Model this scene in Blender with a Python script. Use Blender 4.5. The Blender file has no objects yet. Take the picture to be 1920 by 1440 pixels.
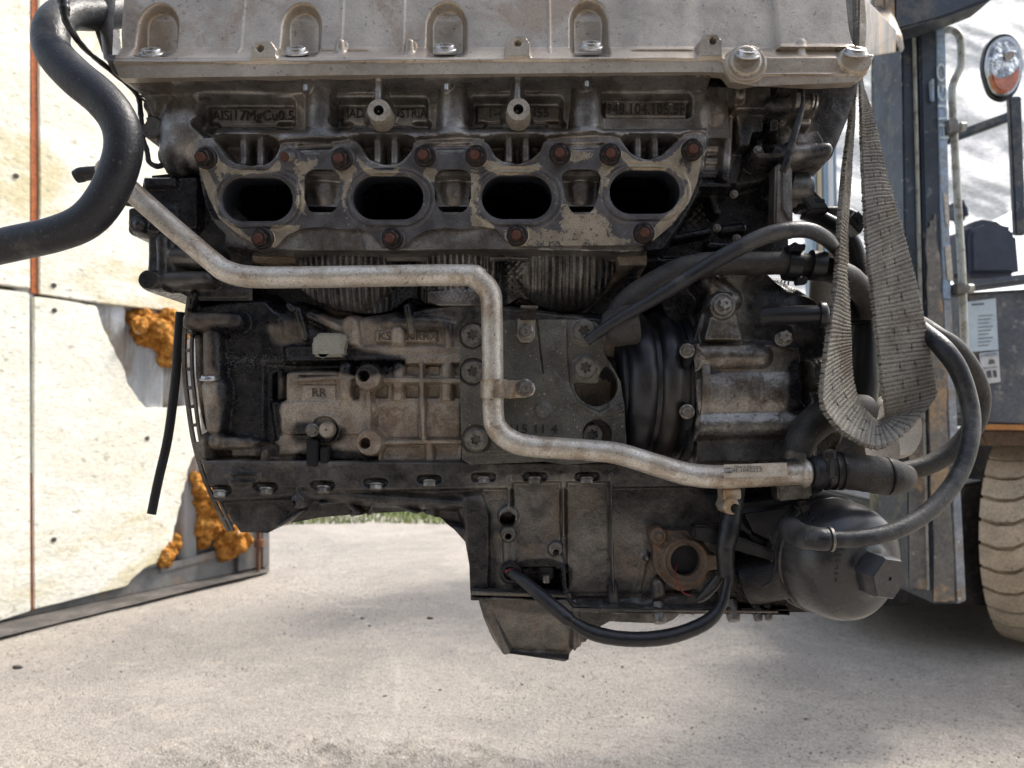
import bpy, bmesh, math, random
import numpy as np
from mathutils import Vector, Matrix
random.seed(7); RNG = np.random.default_rng(7)
R = math.radians
sc = bpy.context.scene
# ---------------------------------------------------------------- camera
F = 1423.0; PITCH = R(2.4); CAMZ = 0.80
cam = bpy.data.cameras.new('camera'); cam_o = bpy.data.objects.new('camera', cam)
sc.collection.objects.link(cam_o); sc.camera = cam_o
cam.sensor_width = 36; cam.lens = F / 1920 * 36
cam_o.location = (0, 0, CAMZ); cam_o.rotation_euler = (R(90) + PITCH, 0, 0)
cam.clip_start = 0.02; cam.clip_end = 500
cam.dof.use_dof = True; cam.dof.focus_distance = 0.68; cam.dof.aperture_fstop = 10
# ---------------------------------------------------------------- sky and sun
SUN_EL, SUN_AZ = 52, 62          # azimuth from +Y (away from the camera) towards +X
w = bpy.data.worlds.new('World'); sc.world = w; w.use_nodes = True
nt = w.node_tree; bg = nt.nodes['Background']
sky = nt.nodes.new('ShaderNodeTexSky'); sky.sky_type = 'NISHITA'; sky.sun_disc = False
sky.sun_elevation = R(SUN_EL); sky.sun_rotation = R(SUN_AZ); sky.dust_density = 4; sky.air_density = 1.2
hs = nt.nodes.new('ShaderNodeHueSaturation'); hs.inputs['Saturation'].default_value = 0.65
nt.links.new(sky.outputs[0], hs.inputs['Color']); nt.links.new(hs.outputs[0], bg.inputs[0])
bg.inputs[1].default_value = 0.15
sun = bpy.data.lights.new('sun', 'SUN'); sun.energy = 2.0; sun.angle = R(12); sun.color = (1, 0.95, 0.87)
sun_o = bpy.data.objects.new('sun', sun); sc.collection.objects.link(sun_o)
sd_ = Vector((math.sin(R(SUN_AZ)) * math.cos(R(SUN_EL)), math.cos(R(SUN_AZ)) * math.cos(R(SUN_EL)), math.sin(R(SUN_EL))))
sun_o.rotation_euler = sd_.to_track_quat('Z', 'Y').to_euler()
sc.view_settings.view_transform = 'Standard'; sc.view_settings.look = 'None'
sc.view_settings.exposure = 1.02; sc.view_settings.gamma = 1
sc.cycles.max_bounces = 8

# ---------------------------------------------------------------- helpers
CP, SP = math.cos(PITCH), math.sin(PITCH)
def W(px, py, d):
    """point at distance d in front of the camera (world Y) seen at that place of the photograph"""
    x = (px - 960) / F; v = (720 - py) / F
    y = CP - v * SP; z = SP + v * CP
    return Vector((x * d / y, d, CAMZ + z * d / y))
def L(px, d): return px * d / F          # a length in photo pixels at distance d, in metres
COL = sc.collection
BASE = {}
def thing(name, label, cat, loc, group=None):
    o = bpy.data.objects.new(name, None); COL.objects.link(o); o.location = loc
    o['label'] = label; o['category'] = cat
    if group: o['group'] = group
    o.empty_display_size = .05; BASE[o] = Vector(loc); return o
def link(name, data, m=None, parent=None, M=None, label=None, kind=None):
    o = bpy.data.objects.new(name, data); COL.objects.link(o)
    if m is not None:
        if data.materials: pass
        else:
            for q in (m if isinstance(m, (list, tuple)) else [m]): data.materials.append(q)
    if parent is not None:
        o.parent = parent
        if parent in BASE: o.matrix_parent_inverse = Matrix.Translation(-BASE[parent])
    if M is not None: o.matrix_basis = M
    if label: o['label'] = label
    if kind: o['kind'] = kind
    return o
def finish(me, ang=42):
    n = len(me.polygons)
    me.polygons.foreach_set('use_smooth', np.ones(n, dtype=bool))
    if ang: me.set_sharp_from_angle(angle=R(ang))
    me.update(); return me
def mesh(name, V, Fc, ang=42, mi=None):
    me = bpy.data.meshes.new(name); me.from_pydata([tuple(v) for v in V], [], Fc)
    if mi is not None: me.polygons.foreach_set('material_index', mi)
    return finish(me, ang)
def fastgrid(name, P, faces, attrs=None, ang=55):
    me = bpy.data.meshes.new(name); nv = len(P); nf = len(faces)
    me.vertices.add(nv); me.vertices.foreach_set('co', P.astype(np.float32).ravel())
    me.loops.add(nf * 4); me.loops.foreach_set('vertex_index', faces.astype(np.int32).ravel())
    me.polygons.add(nf); me.polygons.foreach_set('loop_start', np.arange(0, nf * 4, 4, dtype=np.int32))
    me.update(calc_edges=True)
    for k, a in (attrs or {}).items():
        at = me.attributes.new(k, 'FLOAT', 'POINT'); at.data.foreach_set('value', a.astype(np.float32))
    return finish(me, ang)
def spl(P, n=6, closed=False):
    """Catmull-Rom through points (any dimension)"""
    P = [np.array(p, float) for p in P]; out = []; N = len(P)
    for i in range(N if closed else N - 1):
        if closed: a, b, c, d = P[(i - 1) % N], P[i], P[(i + 1) % N], P[(i + 2) % N]
        else: a, b, c, d = P[max(i - 1, 0)], P[i], P[i + 1], P[min(i + 2, N - 1)]
        for k in range(n):
            t = k / n
            out.append(.5 * ((2 * b) + (-a + c) * t + (2 * a - 5 * b + 4 * c - d) * t * t + (-a + 3 * b - 3 * c + d) * t ** 3))
    if not closed: out.append(P[-1])
    return out
def tube_mesh(name, pts, rad, n=20, cap=True, flat=1.0, ang=60):
    pts = [Vector(p) for p in pts]; N = len(pts)
    if not hasattr(rad, '__len__'): rad = [rad] * N
    V = []; Fc = []; nrm = None
    for i, p in enumerate(pts):
        t = (pts[min(i + 1, N - 1)] - pts[max(i - 1, 0)]).normalized()
        if nrm is None:
            nrm = t.cross(Vector((0, 1, 0))); nrm = nrm.normalized() if nrm.length > .05 else t.cross(Vector((0, 0, 1))).normalized()
        nrm = (nrm - t * nrm.dot(t)).normalized(); b = t.cross(nrm)
        for k in range(n):
            a = 2 * math.pi * k / n
            V.append(p + (nrm * math.cos(a) + b * math.sin(a) * flat) * rad[i])
    for i in range(N - 1):
        for k in range(n):
            Fc.append((i * n + k, i * n + (k + 1) % n, (i + 1) * n + (k + 1) % n, (i + 1) * n + k))
    if cap: Fc.append(tuple(range(n))[::-1]); Fc.append(tuple((N - 1) * n + k for k in range(n)))
    return mesh(name, V, Fc, ang)
def tube(name, P, r, m, parent, n=20, sub=6, wob=0, label=None, flat=1.0, cap=True, corr=None):
    """P: list of (px, py, depth[, radius px])"""
    Q = spl([tuple(p) + ((r,) if len(p) == 3 else ()) for p in P], sub)
    pts = [W(q[0], q[1], q[2]) for q in Q]; rad = [L(q[3], q[2]) for q in Q]
    if wob: rad = [x * (1 + wob * (random.random() - .5)) for x in rad]
    if corr:
        s = 0; out = []
        for i in range(len(pts)):
            if i: s += (pts[i] - pts[i - 1]).length
            out.append(rad[i] * (1 + corr[1] * math.sin(2 * math.pi * s / corr[0])))
        rad = out
    return link(name, tube_mesh(name, pts, rad, n, cap, flat), m, parent, label=label)
def hexr(r): return lambda a: r * math.cos(R(30)) / math.cos(((a + R(30)) % R(60)) - R(30))
def starr(r, k=.16): return lambda a: r * (1 + k * math.cos(6 * a))
def loft(name, rings, n=48, ang=35):
    """rings: (radius or f(angle), height, material index); axis +Z"""
    V = []; Fc = []; mi = []
    for rr in rings:
        for k in range(n):
            a = 2 * math.pi * k / n; r = rr[0](a) if callable(rr[0]) else rr[0]
            V.append((r * math.cos(a), r * math.sin(a), rr[1]))
    for i in range(len(rings) - 1):
        for k in range(n):
            Fc.append((i * n + k, i * n + (k + 1) % n, (i + 1) * n + (k + 1) % n, (i + 1) * n + k))
            mi.append(rings[i + 1][2] if len(rings[i + 1]) > 2 else 0)
    Fc.append(tuple((len(rings) - 1) * n + k for k in range(n))); mi.append(rings[-1][2] if len(rings[-1]) > 2 else 0)
    Fc.append(tuple(range(n))[::-1]); mi.append(0)
    return mesh(name, V, Fc, ang, mi)
def aim(p, axis, spin=0, s=1.0):
    q = Vector(axis).normalized().to_track_quat('Z', 'Y')
    return Matrix.Translation(p) @ q.to_matrix().to_4x4() @ Matrix.Rotation(spin, 4, 'Z') @ Matrix.Scale(s, 4)
def box_bm(bm, lo, hi, M=None):
    r = bmesh.ops.create_cube(bm, size=1)
    S = Matrix.Diagonal((*[hi[i] - lo[i] for i in range(3)], 1)); T = Matrix.Translation([(hi[i] + lo[i]) / 2 for i in range(3)])
    bmesh.ops.transform(bm, matrix=(M or Matrix()) @ T @ S, verts=r['verts'])
def bm_obj(name, bm, m, parent, bev=0, seg=2, ang=35, **k):
    if bev: bmesh.ops.bevel(bm, geom=list(bm.edges), offset=bev, segments=seg, affect='EDGES', profile=.5, clamp_overlap=True)
    bmesh.ops.recalc_face_normals(bm, faces=bm.faces)
    me = bpy.data.meshes.new(name); bm.to_mesh(me); bm.free()
    return link(name, finish(me, ang), m, parent, **k)
def prism(name, pts, d, th, m, parent, bev=.0006, holes=None, seg=2, fn=None, **k):
    """outline in photo pixels at distance d, given real thickness th away from the camera"""
    P = [(fn or W)(p[0], p[1], p[2] if len(p) > 2 else d) for p in pts]
    bm = bmesh.new(); a = [bm.verts.new(p) for p in P]
    f = bm.faces.new(a)
    ex = bmesh.ops.extrude_face_region(bm, geom=[f]); vs = [g for g in ex['geom'] if isinstance(g, bmesh.types.BMVert)]
    tv = Vector((0, th, 0)) if not isinstance(th, Vector) else th
    bmesh.ops.translate(bm, vec=tv, verts=vs)
    if bev:
        es = [e for e in bm.edges if e.calc_face_angle(0) is not None and abs(e.calc_face_angle(0)) > R(25)]
        bmesh.ops.bevel(bm, geom=es, offset=bev, segments=seg, affect='EDGES', clamp_overlap=True)
    bmesh.ops.triangulate(bm, faces=[f for f in bm.faces if len(f.verts) > 4])
    return bm_obj(name, bm, m, parent, **k)
def font_mesh(name, c, m, parent, M):
    o = bpy.data.objects.new('tmp', c); COL.objects.link(o); dg = bpy.context.evaluated_depsgraph_get()
    me = bpy.data.meshes.new_from_object(o.evaluated_get(dg)); me.name = name
    bpy.data.objects.remove(o); me.materials.clear()
    return link(name, me, m, parent, M=M)
def text(name, s, px, py, d, hpx, m, parent, rot=0, ext=.0004, sx=1.0, normal=None, space=1.0, align='CENTER'):
    c = bpy.data.curves.new(name, 'FONT'); c.body = s; c.size = L(hpx, d) * 1.38; c.extrude = ext
    c.align_x = align; c.align_y = 'CENTER'; c.space_character = space; c.resolution_u = 3
    n = Vector(normal or (0, -1, 0)).normalized(); up = Vector((0, 0, 1)); x = up.cross(n).normalized(); up = n.cross(x)
    Rm = Matrix((x, up, n)).transposed().to_4x4()
    M = Matrix.Translation(W(px, py, d)) @ Rm @ Matrix.Rotation(R(rot), 4, 'Z') @ Matrix.Diagonal((sx, 1, 1, 1))
    return font_mesh(name, c, m, parent, M)

# ---------------------------------------------------------------- materials
def mat(name, c1, c2=None, sc1=40, rough=.5, r2=None, metal=0.0, bump=.25, bsc=500, bd=.0006, spk=None, spa=.0,
        oil=None, cream=None, str_=(1, 1, 1), emit=None, spec=.5, c3=None, sc3=9, pos=True, contrast=(.35, .68), fine=.25, trans=0, coat=0):
    m = bpy.data.materials.new(name); m.use_nodes = True; t = m.node_tree; N = t.nodes; K = t.links
    b = N['Principled BSDF']; b.inputs['Metallic'].default_value = metal; b.inputs['Specular IOR Level'].default_value = spec
    tc = N.new('ShaderNodeTexCoord'); mp = N.new('ShaderNodeMapping'); mp.inputs['Scale'].default_value = str_
    K.new(tc.outputs['Object'], mp.inputs[0]); co = mp.outputs[0]
    def noise(s, det=8, ro=.62, dist=0, c=None):
        n = N.new('ShaderNodeTexNoise'); n.inputs['Scale'].default_value = s; n.inputs['Detail'].default_value = det
        n.inputs['Roughness'].default_value = ro; n.inputs['Distortion'].default_value = dist; K.new(c or co, n.inputs['Vector']); return n.outputs['Fac']
    def ramp(f, lo, hi, a=0, bb=1):
        r = N.new('ShaderNodeMapRange'); r.interpolation_type = 'SMOOTHSTEP'
        for i, v in ((1, lo), (2, hi), (3, a), (4, bb)): r.inputs[i].default_value = v
        K.new(f, r.inputs[0]); return r.outputs[0]
    def mix(f, a, bb):
        x = N.new('ShaderNodeMix'); x.data_type = 'RGBA'
        for v, i in ((f, 0), (a, 6), (bb, 7)):
            if isinstance(v, (int, float)): x.inputs[i].default_value = v
            elif isinstance(v, tuple): x.inputs[i].default_value = (*v, 1)
            else: K.new(v, x.inputs[i])
        return x.outputs[2]
    def math_(op, a, bb, cl=False):
        x = N.new('ShaderNodeMath'); x.operation = op; x.use_clamp = cl
        for v, i in ((a, 0), (bb, 1)):
            if isinstance(v, (int, float)): x.inputs[i].default_value = v
            else: K.new(v, x.inputs[i])
        return x.outputs[0]
    n1 = noise(sc1); col = mix(ramp(n1, *contrast), c1, c2 or tuple(v * .6 for v in c1))
    if c3: col = mix(ramp(noise(sc3, 6, .7, .4), .5, .62), col, c3)
    rg = ramp(n1, .3, .75, rough, rough if r2 is None else r2)
    nf = noise(bsc, 3, .6)
    if cream:   # flaking coat: 'cream' attribute raises the chance of bare pale coating
        a = N.new('ShaderNodeAttribute'); a.attribute_name = 'cream'
        f = math_('ADD', math_('MULTIPLY', a.outputs['Fac'], .6), noise(170, 5, .7, .6))
        f = ramp(f, .655, .675); col = mix(f, col, mix(ramp(noise(60), .35, .7), cream, tuple(v * .62 for v in cream)))
    if oil:  # oil mask: oily dirt, plus shade of recesses and weave gaps put into colour
        a = N.new('ShaderNodeAttribute'); a.attribute_name = 'oil'
        f = math_('ADD', math_('MULTIPLY', a.outputs['Fac'], 1.15), math_('MULTIPLY', math_('SUBTRACT', noise(55, 9, .72, .5), .5), .95))
        f = ramp(f, .12, .92); col = mix(f, col, mix(ramp(noise(34, 9, .75, .4), .46, .68), oil, (.036, .032, .030)))
        rg = mix_r(t, f, rg, ramp(noise(130, 4), .35, .65, .14, .42))
        if metal:
            mr = N.new('ShaderNodeMapRange'); mr.inputs[3].default_value = metal; mr.inputs[4].default_value = 0
            K.new(f, mr.inputs[0]); K.new(mr.outputs[0], b.inputs['Metallic'])
    if spk: col = mix(math_('MULTIPLY', ramp(noise(bsc * .45, 2, .5), .66, .70), spa), col, spk)
    col = mix(ramp(nf, .35, .65), col, mix(fine, col, (0, 0, 0)))
    col = mix(ramp(noise(bsc * .3, 4, .7), .55, .75, 0, fine * .9), col, (.02, .018, .016))
    K.new(col, b.inputs['Base Color']); K.new(rg, b.inputs['Roughness'])
    if bump:
        bp = N.new('ShaderNodeBump'); bp.inputs['Strength'].default_value = bump; bp.inputs['Distance'].default_value = bd
        K.new(math_('ADD', nf, math_('MULTIPLY', noise(bsc * .22, 4), 1.6)), bp.inputs['Height']); K.new(bp.outputs[0], b.inputs['Normal'])
    if emit: b.inputs['Emission Color'].default_value = (*emit[0], 1); b.inputs['Emission Strength'].default_value = emit[1]
    if trans: b.inputs['Transmission Weight'].default_value = trans
    if coat: b.inputs['Coat Weight'].default_value = coat; b.inputs['Coat Roughness'].default_value = .15
    return m
def mix_r(t, f, a, b):
    x = t.nodes.new('ShaderNodeMix'); x.data_type = 'FLOAT'
    for v, i in ((f, 0), (a, 2), (b, 3)):
        if isinstance(v, (int, float)): x.inputs[i].default_value = v
        else: t.links.new(v, x.inputs[i])
    return x.outputs[0]
OIL = (.007, .0075, .011)
M = {}
M['cover'] = mat('cover_paint', (.54, .475, .395), (.36, .31, .255), 16, .38, .28, .5, .4, 500, .0005, spk=(.12, .10, .085), spa=.5, oil=(.05, .042, .036), c3=(.38, .30, .225), sc3=10, fine=.12)
M['head'] = mat('head_casting', (.42, .395, .37), (.165, .153, .145), 26, .38, .27, .8, .55, 600, .0007, oil=OIL, c3=(.20, .17, .145), sc3=16, fine=.25)
M['block'] = mat('block_casting', (.47, .405, .33), (.25, .205, .165), 34, .5, .4, .4, .6, 700, .0007, oil=OIL, c3=(.28, .205, .15), sc3=20, fine=.35)
M['sump'] = mat('sump_casting', (.25, .238, .222), (.105, .10, .096), 24, .40, .30, .7, .5, 600, .0007, oil=OIL, c3=(.19, .162, .138), sc3=20, fine=.28)
M['gasket'] = mat('gasket_steel', (.15, .142, .145), (.085, .08, .082), 60, .5, .4, .5, .35, 900, .0004, cream=(.46, .39, .29), oil=None)
M['bracket'] = mat('bracket_casting', (.185, .178, .155), (.10, .096, .084), 28, .48, .4, .4, .6, 800, .0006, spk=(.42, .39, .34), spa=.6, oil=OIL, fine=.4)
M['pipe'] = mat('pipe_aluminium', (.74, .70, .63), (.52, .46, .385), 45, .32, .46, .40, .4, 800, .0004, spk=(.07, .06, .05), spa=.7, c3=(.44, .36, .28), sc3=26, fine=.3)
M['bolt'] = mat('bolt_zinc', (.36, .345, .32), (.17, .15, .13), 160, .36, .5, .8, .3, 1500, .0003)
M['boltw'] = mat('bolt_bright', (.62, .62, .62), (.42, .42, .42), 160, .3, .4, .9, .2, 1500, .0002)
M['rust'] = mat('bolt_rust', (.14, .052, .034), (.06, .024, .018), 300, .8, .7, .15, .6, 1800, .0005)
M['nut'] = mat('nut_brown', (.055, .042, .040), (.022, .018, .019), 200, .45, .3, .5, .5, 1500, .0005)
M['hole'] = mat('dark_hole', (.008, .009, .014), (.004, .004, .008), 100, .6, .6, 0, 0)
M['shield'] = mat('ribbed_foil', (.36, .345, .325), (.10, .095, .09), 40, .38, .26, .85, .5, 600, .0006, oil=OIL, c3=(.16, .14, .12), sc3=30, fine=.4)
M['drum'] = mat('black_drum', (.016, .018, .026), (.010, .011, .015), 40, .34, .45, .1, .3, 600, .0004, c3=(.035, .03, .027), sc3=22, spec=.6)
M['portblack'] = mat('port_black', (.022, .028, .040), (.040, .045, .055), 40, .45, .3, 0, .3, 400, .001)  # near-black blue that keeps the port interiors dark
M['boss'] = mat('boss_face', (.55, .49, .40), (.34, .30, .25), 180, .42, .5, .6, .4, 1200, .0003)
M['rubber'] = mat('rubber_hose', (.026, .028, .034), (.015, .016, .020), 30, .46, .34, 0, .6, 500, .0006, spk=(.12, .12, .12), spa=.4, c3=(.075, .073, .070), sc3=14, spec=.4, fine=.3)
M['rubber2'] = mat('rubber_dusty', (.060, .055, .049), (.022, .021, .022), 50, .6, .46, 0, .6, 800, .0006, spk=(.13, .12, .10), spa=.5, spec=.35, fine=.4)
M['plastic'] = mat('black_plastic', (.010, .011, .014), (.018, .018, .022), 60, .4, .28, 0, .3, 900, .0002, spec=.4)
M['tape'] = mat('wrapped_tape', (.011, .012, .015), (.022, .022, .025), 60, .36, .26, 0, .6, 260, .0006, spec=.45)
M['filter'] = mat('filter_plastic', (.026, .027, .031), (.038, .038, .042), 18, .24, .38, 0, .3, 900, .0002, c3=(.09, .085, .08), sc3=8, spec=.6, spk=(.2, .19, .18), spa=.25)
M['greyp'] = mat('grey_cap', (.36, .36, .31), (.26, .25, .21), 60, .5, .4, .0, .3, 900, .0003)
M['housing'] = mat('housing_casting', (.34, .325, .30), (.12, .113, .108), 26, .34, .24, .8, .55, 500, .0008, oil=OIL, c3=(.15, .128, .108), sc3=20, spk=(.04, .035, .03), spa=.5, fine=.25)
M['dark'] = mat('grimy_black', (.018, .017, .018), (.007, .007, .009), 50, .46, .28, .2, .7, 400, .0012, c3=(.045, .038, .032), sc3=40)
M['rustflange'] = mat('rusty_flange', (.17, .125, .09), (.085, .062, .048), 60, .6, .5, .3, .7, 700, .0007, c3=(.20, .11, .06), sc3=50)
M['beige'] = mat('beige_metal', (.40, .36, .30), (.27, .24, .20), 20, .5, .4, .2, .3, 700, .0004)
M['letter'] = mat('cast_letter', (.035, .032, .031), (.022, .02, .02), 200, .6, .6, .2, 0, fine=0)
M['letter2'] = mat('cast_letter_shade', (.13, .11, .09), (.09, .078, .065), 200, .5, .5, .4, 0)  # shading of the raised letters put into a darker colour
M['label'] = mat('paper_label', (.60, .56, .48), (.45, .39, .31), 90, .4, .5, 0, .2, 900, .0003)
M['ink'] = mat('ink', (.10, .10, .10), (.16, .15, .15), 200, .6, .6, 0, 0)
M['inkwhite'] = mat('ink_white', (.7, .7, .7), (.6, .6, .6), 200, .6, .6, 0, 0)
M['redwire'] = mat('red_wire', (.30, .02, .03), (.20, .015, .02), 200, .4, .4, 0, 0)
# ---------------------------------------------------------------- height field casting surfaces
def sstep(x): x = np.clip(x, 0, 1); return x * x * (3 - 2 * x)
def vnoise(nx, nz, cell, seed):
    r = np.random.default_rng(seed); gx = int(nx / cell) + 3; gz = int(nz / cell) + 3
    g = r.random((gz, gx)); x = np.arange(nx) / cell; z = np.arange(nz) / cell
    xi = x.astype(int); zi = z.astype(int); fx = sstep(x - xi); fz = sstep(z - zi)
    a = g[np.ix_(zi, xi)]; b = g[np.ix_(zi, xi + 1)]; c = g[np.ix_(zi + 1, xi)]; d = g[np.ix_(zi + 1, xi + 1)]
    return (a * (1 - fx) + b * fx) * (1 - fz[:, None]) + (c * (1 - fx) + d * fx) * fz[:, None] - .5
def sdpoly(P, X, Z):
    P = np.array(P, float); n = len(P); d = np.full(X.shape, 1e9); ins = np.zeros(X.shape, bool)
    for i in range(n):
        a = P[i]; b = P[i - 1]; e = b - a; wx = X - a[0]; wz = Z - a[1]; ee = e @ e + 1e-18
        t = np.clip((wx * e[0] + wz * e[1]) / ee, 0, 1)
        d = np.minimum(d, (wx - e[0] * t) ** 2 + (wz - e[1] * t) ** 2)
        c1 = (a[1] <= Z) != (b[1] <= Z)
        with np.errstate(divide='ignore', invalid='ignore'):
            xx = a[0] + (Z - a[1]) * (b[0] - a[0]) / (b[1] - a[1] if b[1] != a[1] else 1e-12)
        ins ^= c1 & (X < xx)
    return np.where(ins, -1, 1) * np.sqrt(d)
class HF:
    def __init__(s, x0, y0, x1, y1, d, step=.001, seed=1):
        a = W(x0, y1, d); b = W(x1, y0, d)
        s.xs = np.arange(a.x, b.x, step); s.zs = np.arange(a.z, b.z, step); s.step = step; s.seed = seed
        s.X, s.Z = np.meshgrid(s.xs, s.zs); s.Y = np.full(s.X.shape, float(d)); s.d = d
        s.keep = np.ones(s.X.shape, bool); s.oil = np.zeros(s.X.shape); s.cream = np.zeros(s.X.shape)
    def c(s, pts, d): return [(lambda v: (v.x, v.z))(W(p[0], p[1], d)) for p in pts]
    def win(s, P, m):
        P = np.array(P); i0 = np.searchsorted(s.xs, P[:, 0].min() - m); i1 = np.searchsorted(s.xs, P[:, 0].max() + m)
        j0 = np.searchsorted(s.zs, P[:, 1].min() - m); j1 = np.searchsorted(s.zs, P[:, 1].max() + m)
        return (slice(j0, j1), slice(i0, i1))
    def sd_seg(s, p0, p1, d, m):
        P = s.c([p0, p1], d); w_ = s.win(P, m); X = s.X[w_]; Z = s.Z[w_]
        (ax, az), (bx, bz) = P; ex, ez = bx - ax, bz - az; t = np.clip(((X - ax) * ex + (Z - az) * ez) / (ex * ex + ez * ez + 1e-18), 0, 1)
        return w_, np.hypot(X - ax - ex * t, Z - az - ez * t), t
    def put(s, w_, sd, d, w, mode='set'):
        t = sstep(.5 - sd / w); Y = s.Y[w_]
        new = Y * (1 - t) + d * t
        if mode == 'min': new = np.minimum(Y, new)
        if mode == 'max': new = np.maximum(Y, new)
        s.Y[w_] = new
    def poly(s, pts, d, w=.0025, sm=0, mode='set', dz=0, dx=0):
        if sm: pts = spl(pts, sm, True)
        P = s.c(pts, d); w_ = s.win(P, w); sd = sdpoly(P, s.X[w_], s.Z[w_])
        D = d + dz * (s.Z[w_] - P[0][1]) + dx * (s.X[w_] - P[0][0]); s.put(w_, sd, D, w, mode)
    def rect(s, x0, y0, x1, y1, d, w=.002, r=4, mode='set'):
        P = s.c([(x0, y1), (x1, y0)], d); w_ = s.win(P, w); X = s.X[w_]; Z = s.Z[w_]; rr = L(r, d)
        qx = np.abs(X - (P[0][0] + P[1][0]) / 2) - (P[1][0] - P[0][0]) / 2 + rr; qz = np.abs(Z - (P[0][1] + P[1][1]) / 2) - (P[1][1] - P[0][1]) / 2 + rr
        sd = np.hypot(np.maximum(qx, 0), np.maximum(qz, 0)) + np.minimum(np.maximum(qx, qz), 0) - rr; s.put(w_, sd, d, w, mode)
    def seg(s, p0, p1, r, d, w=.002, mode='set', at=None):
        rr = L(r, at or d); w_, sd, t = s.sd_seg(p0, p1, at or d, rr + w); s.put(w_, sd - rr, d, w, mode)
    def disc(s, p, r, d, w=.0018, mode='set'): s.seg(p, (p[0] + .01, p[1]), r, d, w, mode)
    def cyl(s, p0, p1, r0, d, r1=None, k=.002, dep=None):
        """half-round bar lying in the surface, crest at distance d"""
        r1 = r0 if r1 is None else r1; m = L(max(r0, r1), d) * 1.02 + .004
        w_, q, t = s.sd_seg(p0, p1, d, m); rr = L(r0 + (r1 - r0) * t, d); dp = rr if dep is None else dep
        y = d + dp * (1 - np.sqrt(np.clip(1 - (q / rr) ** 2, 0, 1))) + np.maximum(q - rr, 0) * 6
        Y = s.Y[w_]; h = np.clip(.5 + .5 * (Y - y) / k, 0, 1); s.Y[w_] = Y * (1 - h) + y * h - k * h * (1 - h)
    def dome(s, p, rx, ry, d, h, k=.003, pw=.5):
        P = s.c([(p[0] - rx, p[1] + ry), (p[0] + rx, p[1] - ry)], d); w_ = s.win(P, .003); X = s.X[w_]; Z = s.Z[w_]
        q = ((X - (P[0][0] + P[1][0]) / 2) / (P[1][0] - P[0][0]) * 2) ** 2 + ((Z - (P[0][1] + P[1][1]) / 2) / (P[1][1] - P[0][1]) * 2) ** 2
        y = d + h * (1 - np.clip(1 - q, 0, 1) ** pw) + np.maximum(q - 1, 0) * .05; Y = s.Y[w_]
        hh = np.clip(.5 + .5 * (Y - y) / k, 0, 1); s.Y[w_] = Y * (1 - hh) + y * hh - k * hh * (1 - hh)
    def _wall(s, sd, back, ramp):
        gz, gx = np.gradient(sd, s.step); g = np.hypot(gx, gz) + 1e-9; o = np.clip(sd, 0, 1)
        if not hasattr(s, 'PX'): s.PX, s.PZ = s.X.copy(), s.Z.copy()
        s.PX -= gx / g * o; s.PZ -= gz / g * o
        s.Y += np.clip((sd - s.step * 1.5) / ramp, 0, 1) * back; s.keep &= sd < ramp + s.step * 2.4
    def outline(s, pts, d, sm=0, back=.15, ramp=.0022):
        if sm: pts = spl(pts, sm, True)
        s._wall(sdpoly(s.c(pts, d), s.X, s.Z), back, max(ramp, s.step * 2.2))
    def cut(s, pts, d, sm=0, back=.01, ramp=.0015):
        if sm: pts = spl(pts, sm, True)
        s._wall(-sdpoly(s.c(pts, d), s.X, s.Z), back, max(ramp, s.step * 2.2))
    def wave(s, pts, d, per, amp, ang=0, w=.003, sharp=1, sm=0, cross=False):
        if sm: pts = spl(pts, sm, True)
        P = s.c(pts, d); w_ = s.win(P, w); X = s.X[w_]; Z = s.Z[w_]; t = sstep(.5 - sdpoly(P, X, Z) / w); pm = L(per, d)
        def f(a): return (.5 + .5 * np.cos(2 * math.pi * (X * math.cos(a) + Z * math.sin(a)) / pm)) ** sharp
        v = f(R(ang)) if not cross else 1 - np.minimum(1, f(R(ang)) + f(R(-ang)))
        s.Y[w_] -= amp * v * t
    def cast(s, amp=.0006):
        nz, nx = s.X.shape
        for cell, a in ((24, 1.0), (9, .5), (4, .22)): s.Y += amp * a * vnoise(nx, nz, cell, s.seed + cell)
    def paint(s, what, pts, v, soft=12, sm=4):
        if sm and len(pts) > 3: pts = spl(pts, sm, True)
        P = s.c(pts, s.d); so = L(soft, s.d); w_ = s.win(P, so); sd = sdpoly(P, s.X[w_], s.Z[w_]); t = sstep(.5 - sd / so / 1.4)
        A = getattr(s, what); A[w_] = A[w_] * (1 - t) + v * t
    def build(s, name, m, parent, ang=60, **k):
        idx = -np.ones(s.X.shape, int); kc = s.keep[:-1, :-1] | s.keep[1:, :-1] | s.keep[:-1, 1:] | s.keep[1:, 1:]
        kc = s.keep[:-1, :-1] & s.keep[1:, :-1] & s.keep[:-1, 1:] & s.keep[1:, 1:]
        use = np.zeros(s.X.shape, bool); use[:-1, :-1] |= kc; use[1:, :-1] |= kc; use[:-1, 1:] |= kc; use[1:, 1:] |= kc
        idx[use] = np.arange(use.sum()); j, i = np.nonzero(kc)
        faces = np.stack([idx[j, i], idx[j, i + 1], idx[j + 1, i + 1], idx[j + 1, i]], 1)
        PX, PZ = (s.PX, s.PZ) if hasattr(s, 'PX') else (s.X, s.Z); P = np.stack([PX[use], s.Y[use], PZ[use]], 1)
        return link(name, fastgrid(name, P, faces, {'oil': s.oil[use], 'cream': s.cream[use]}, ang), m, parent, **k)

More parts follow.
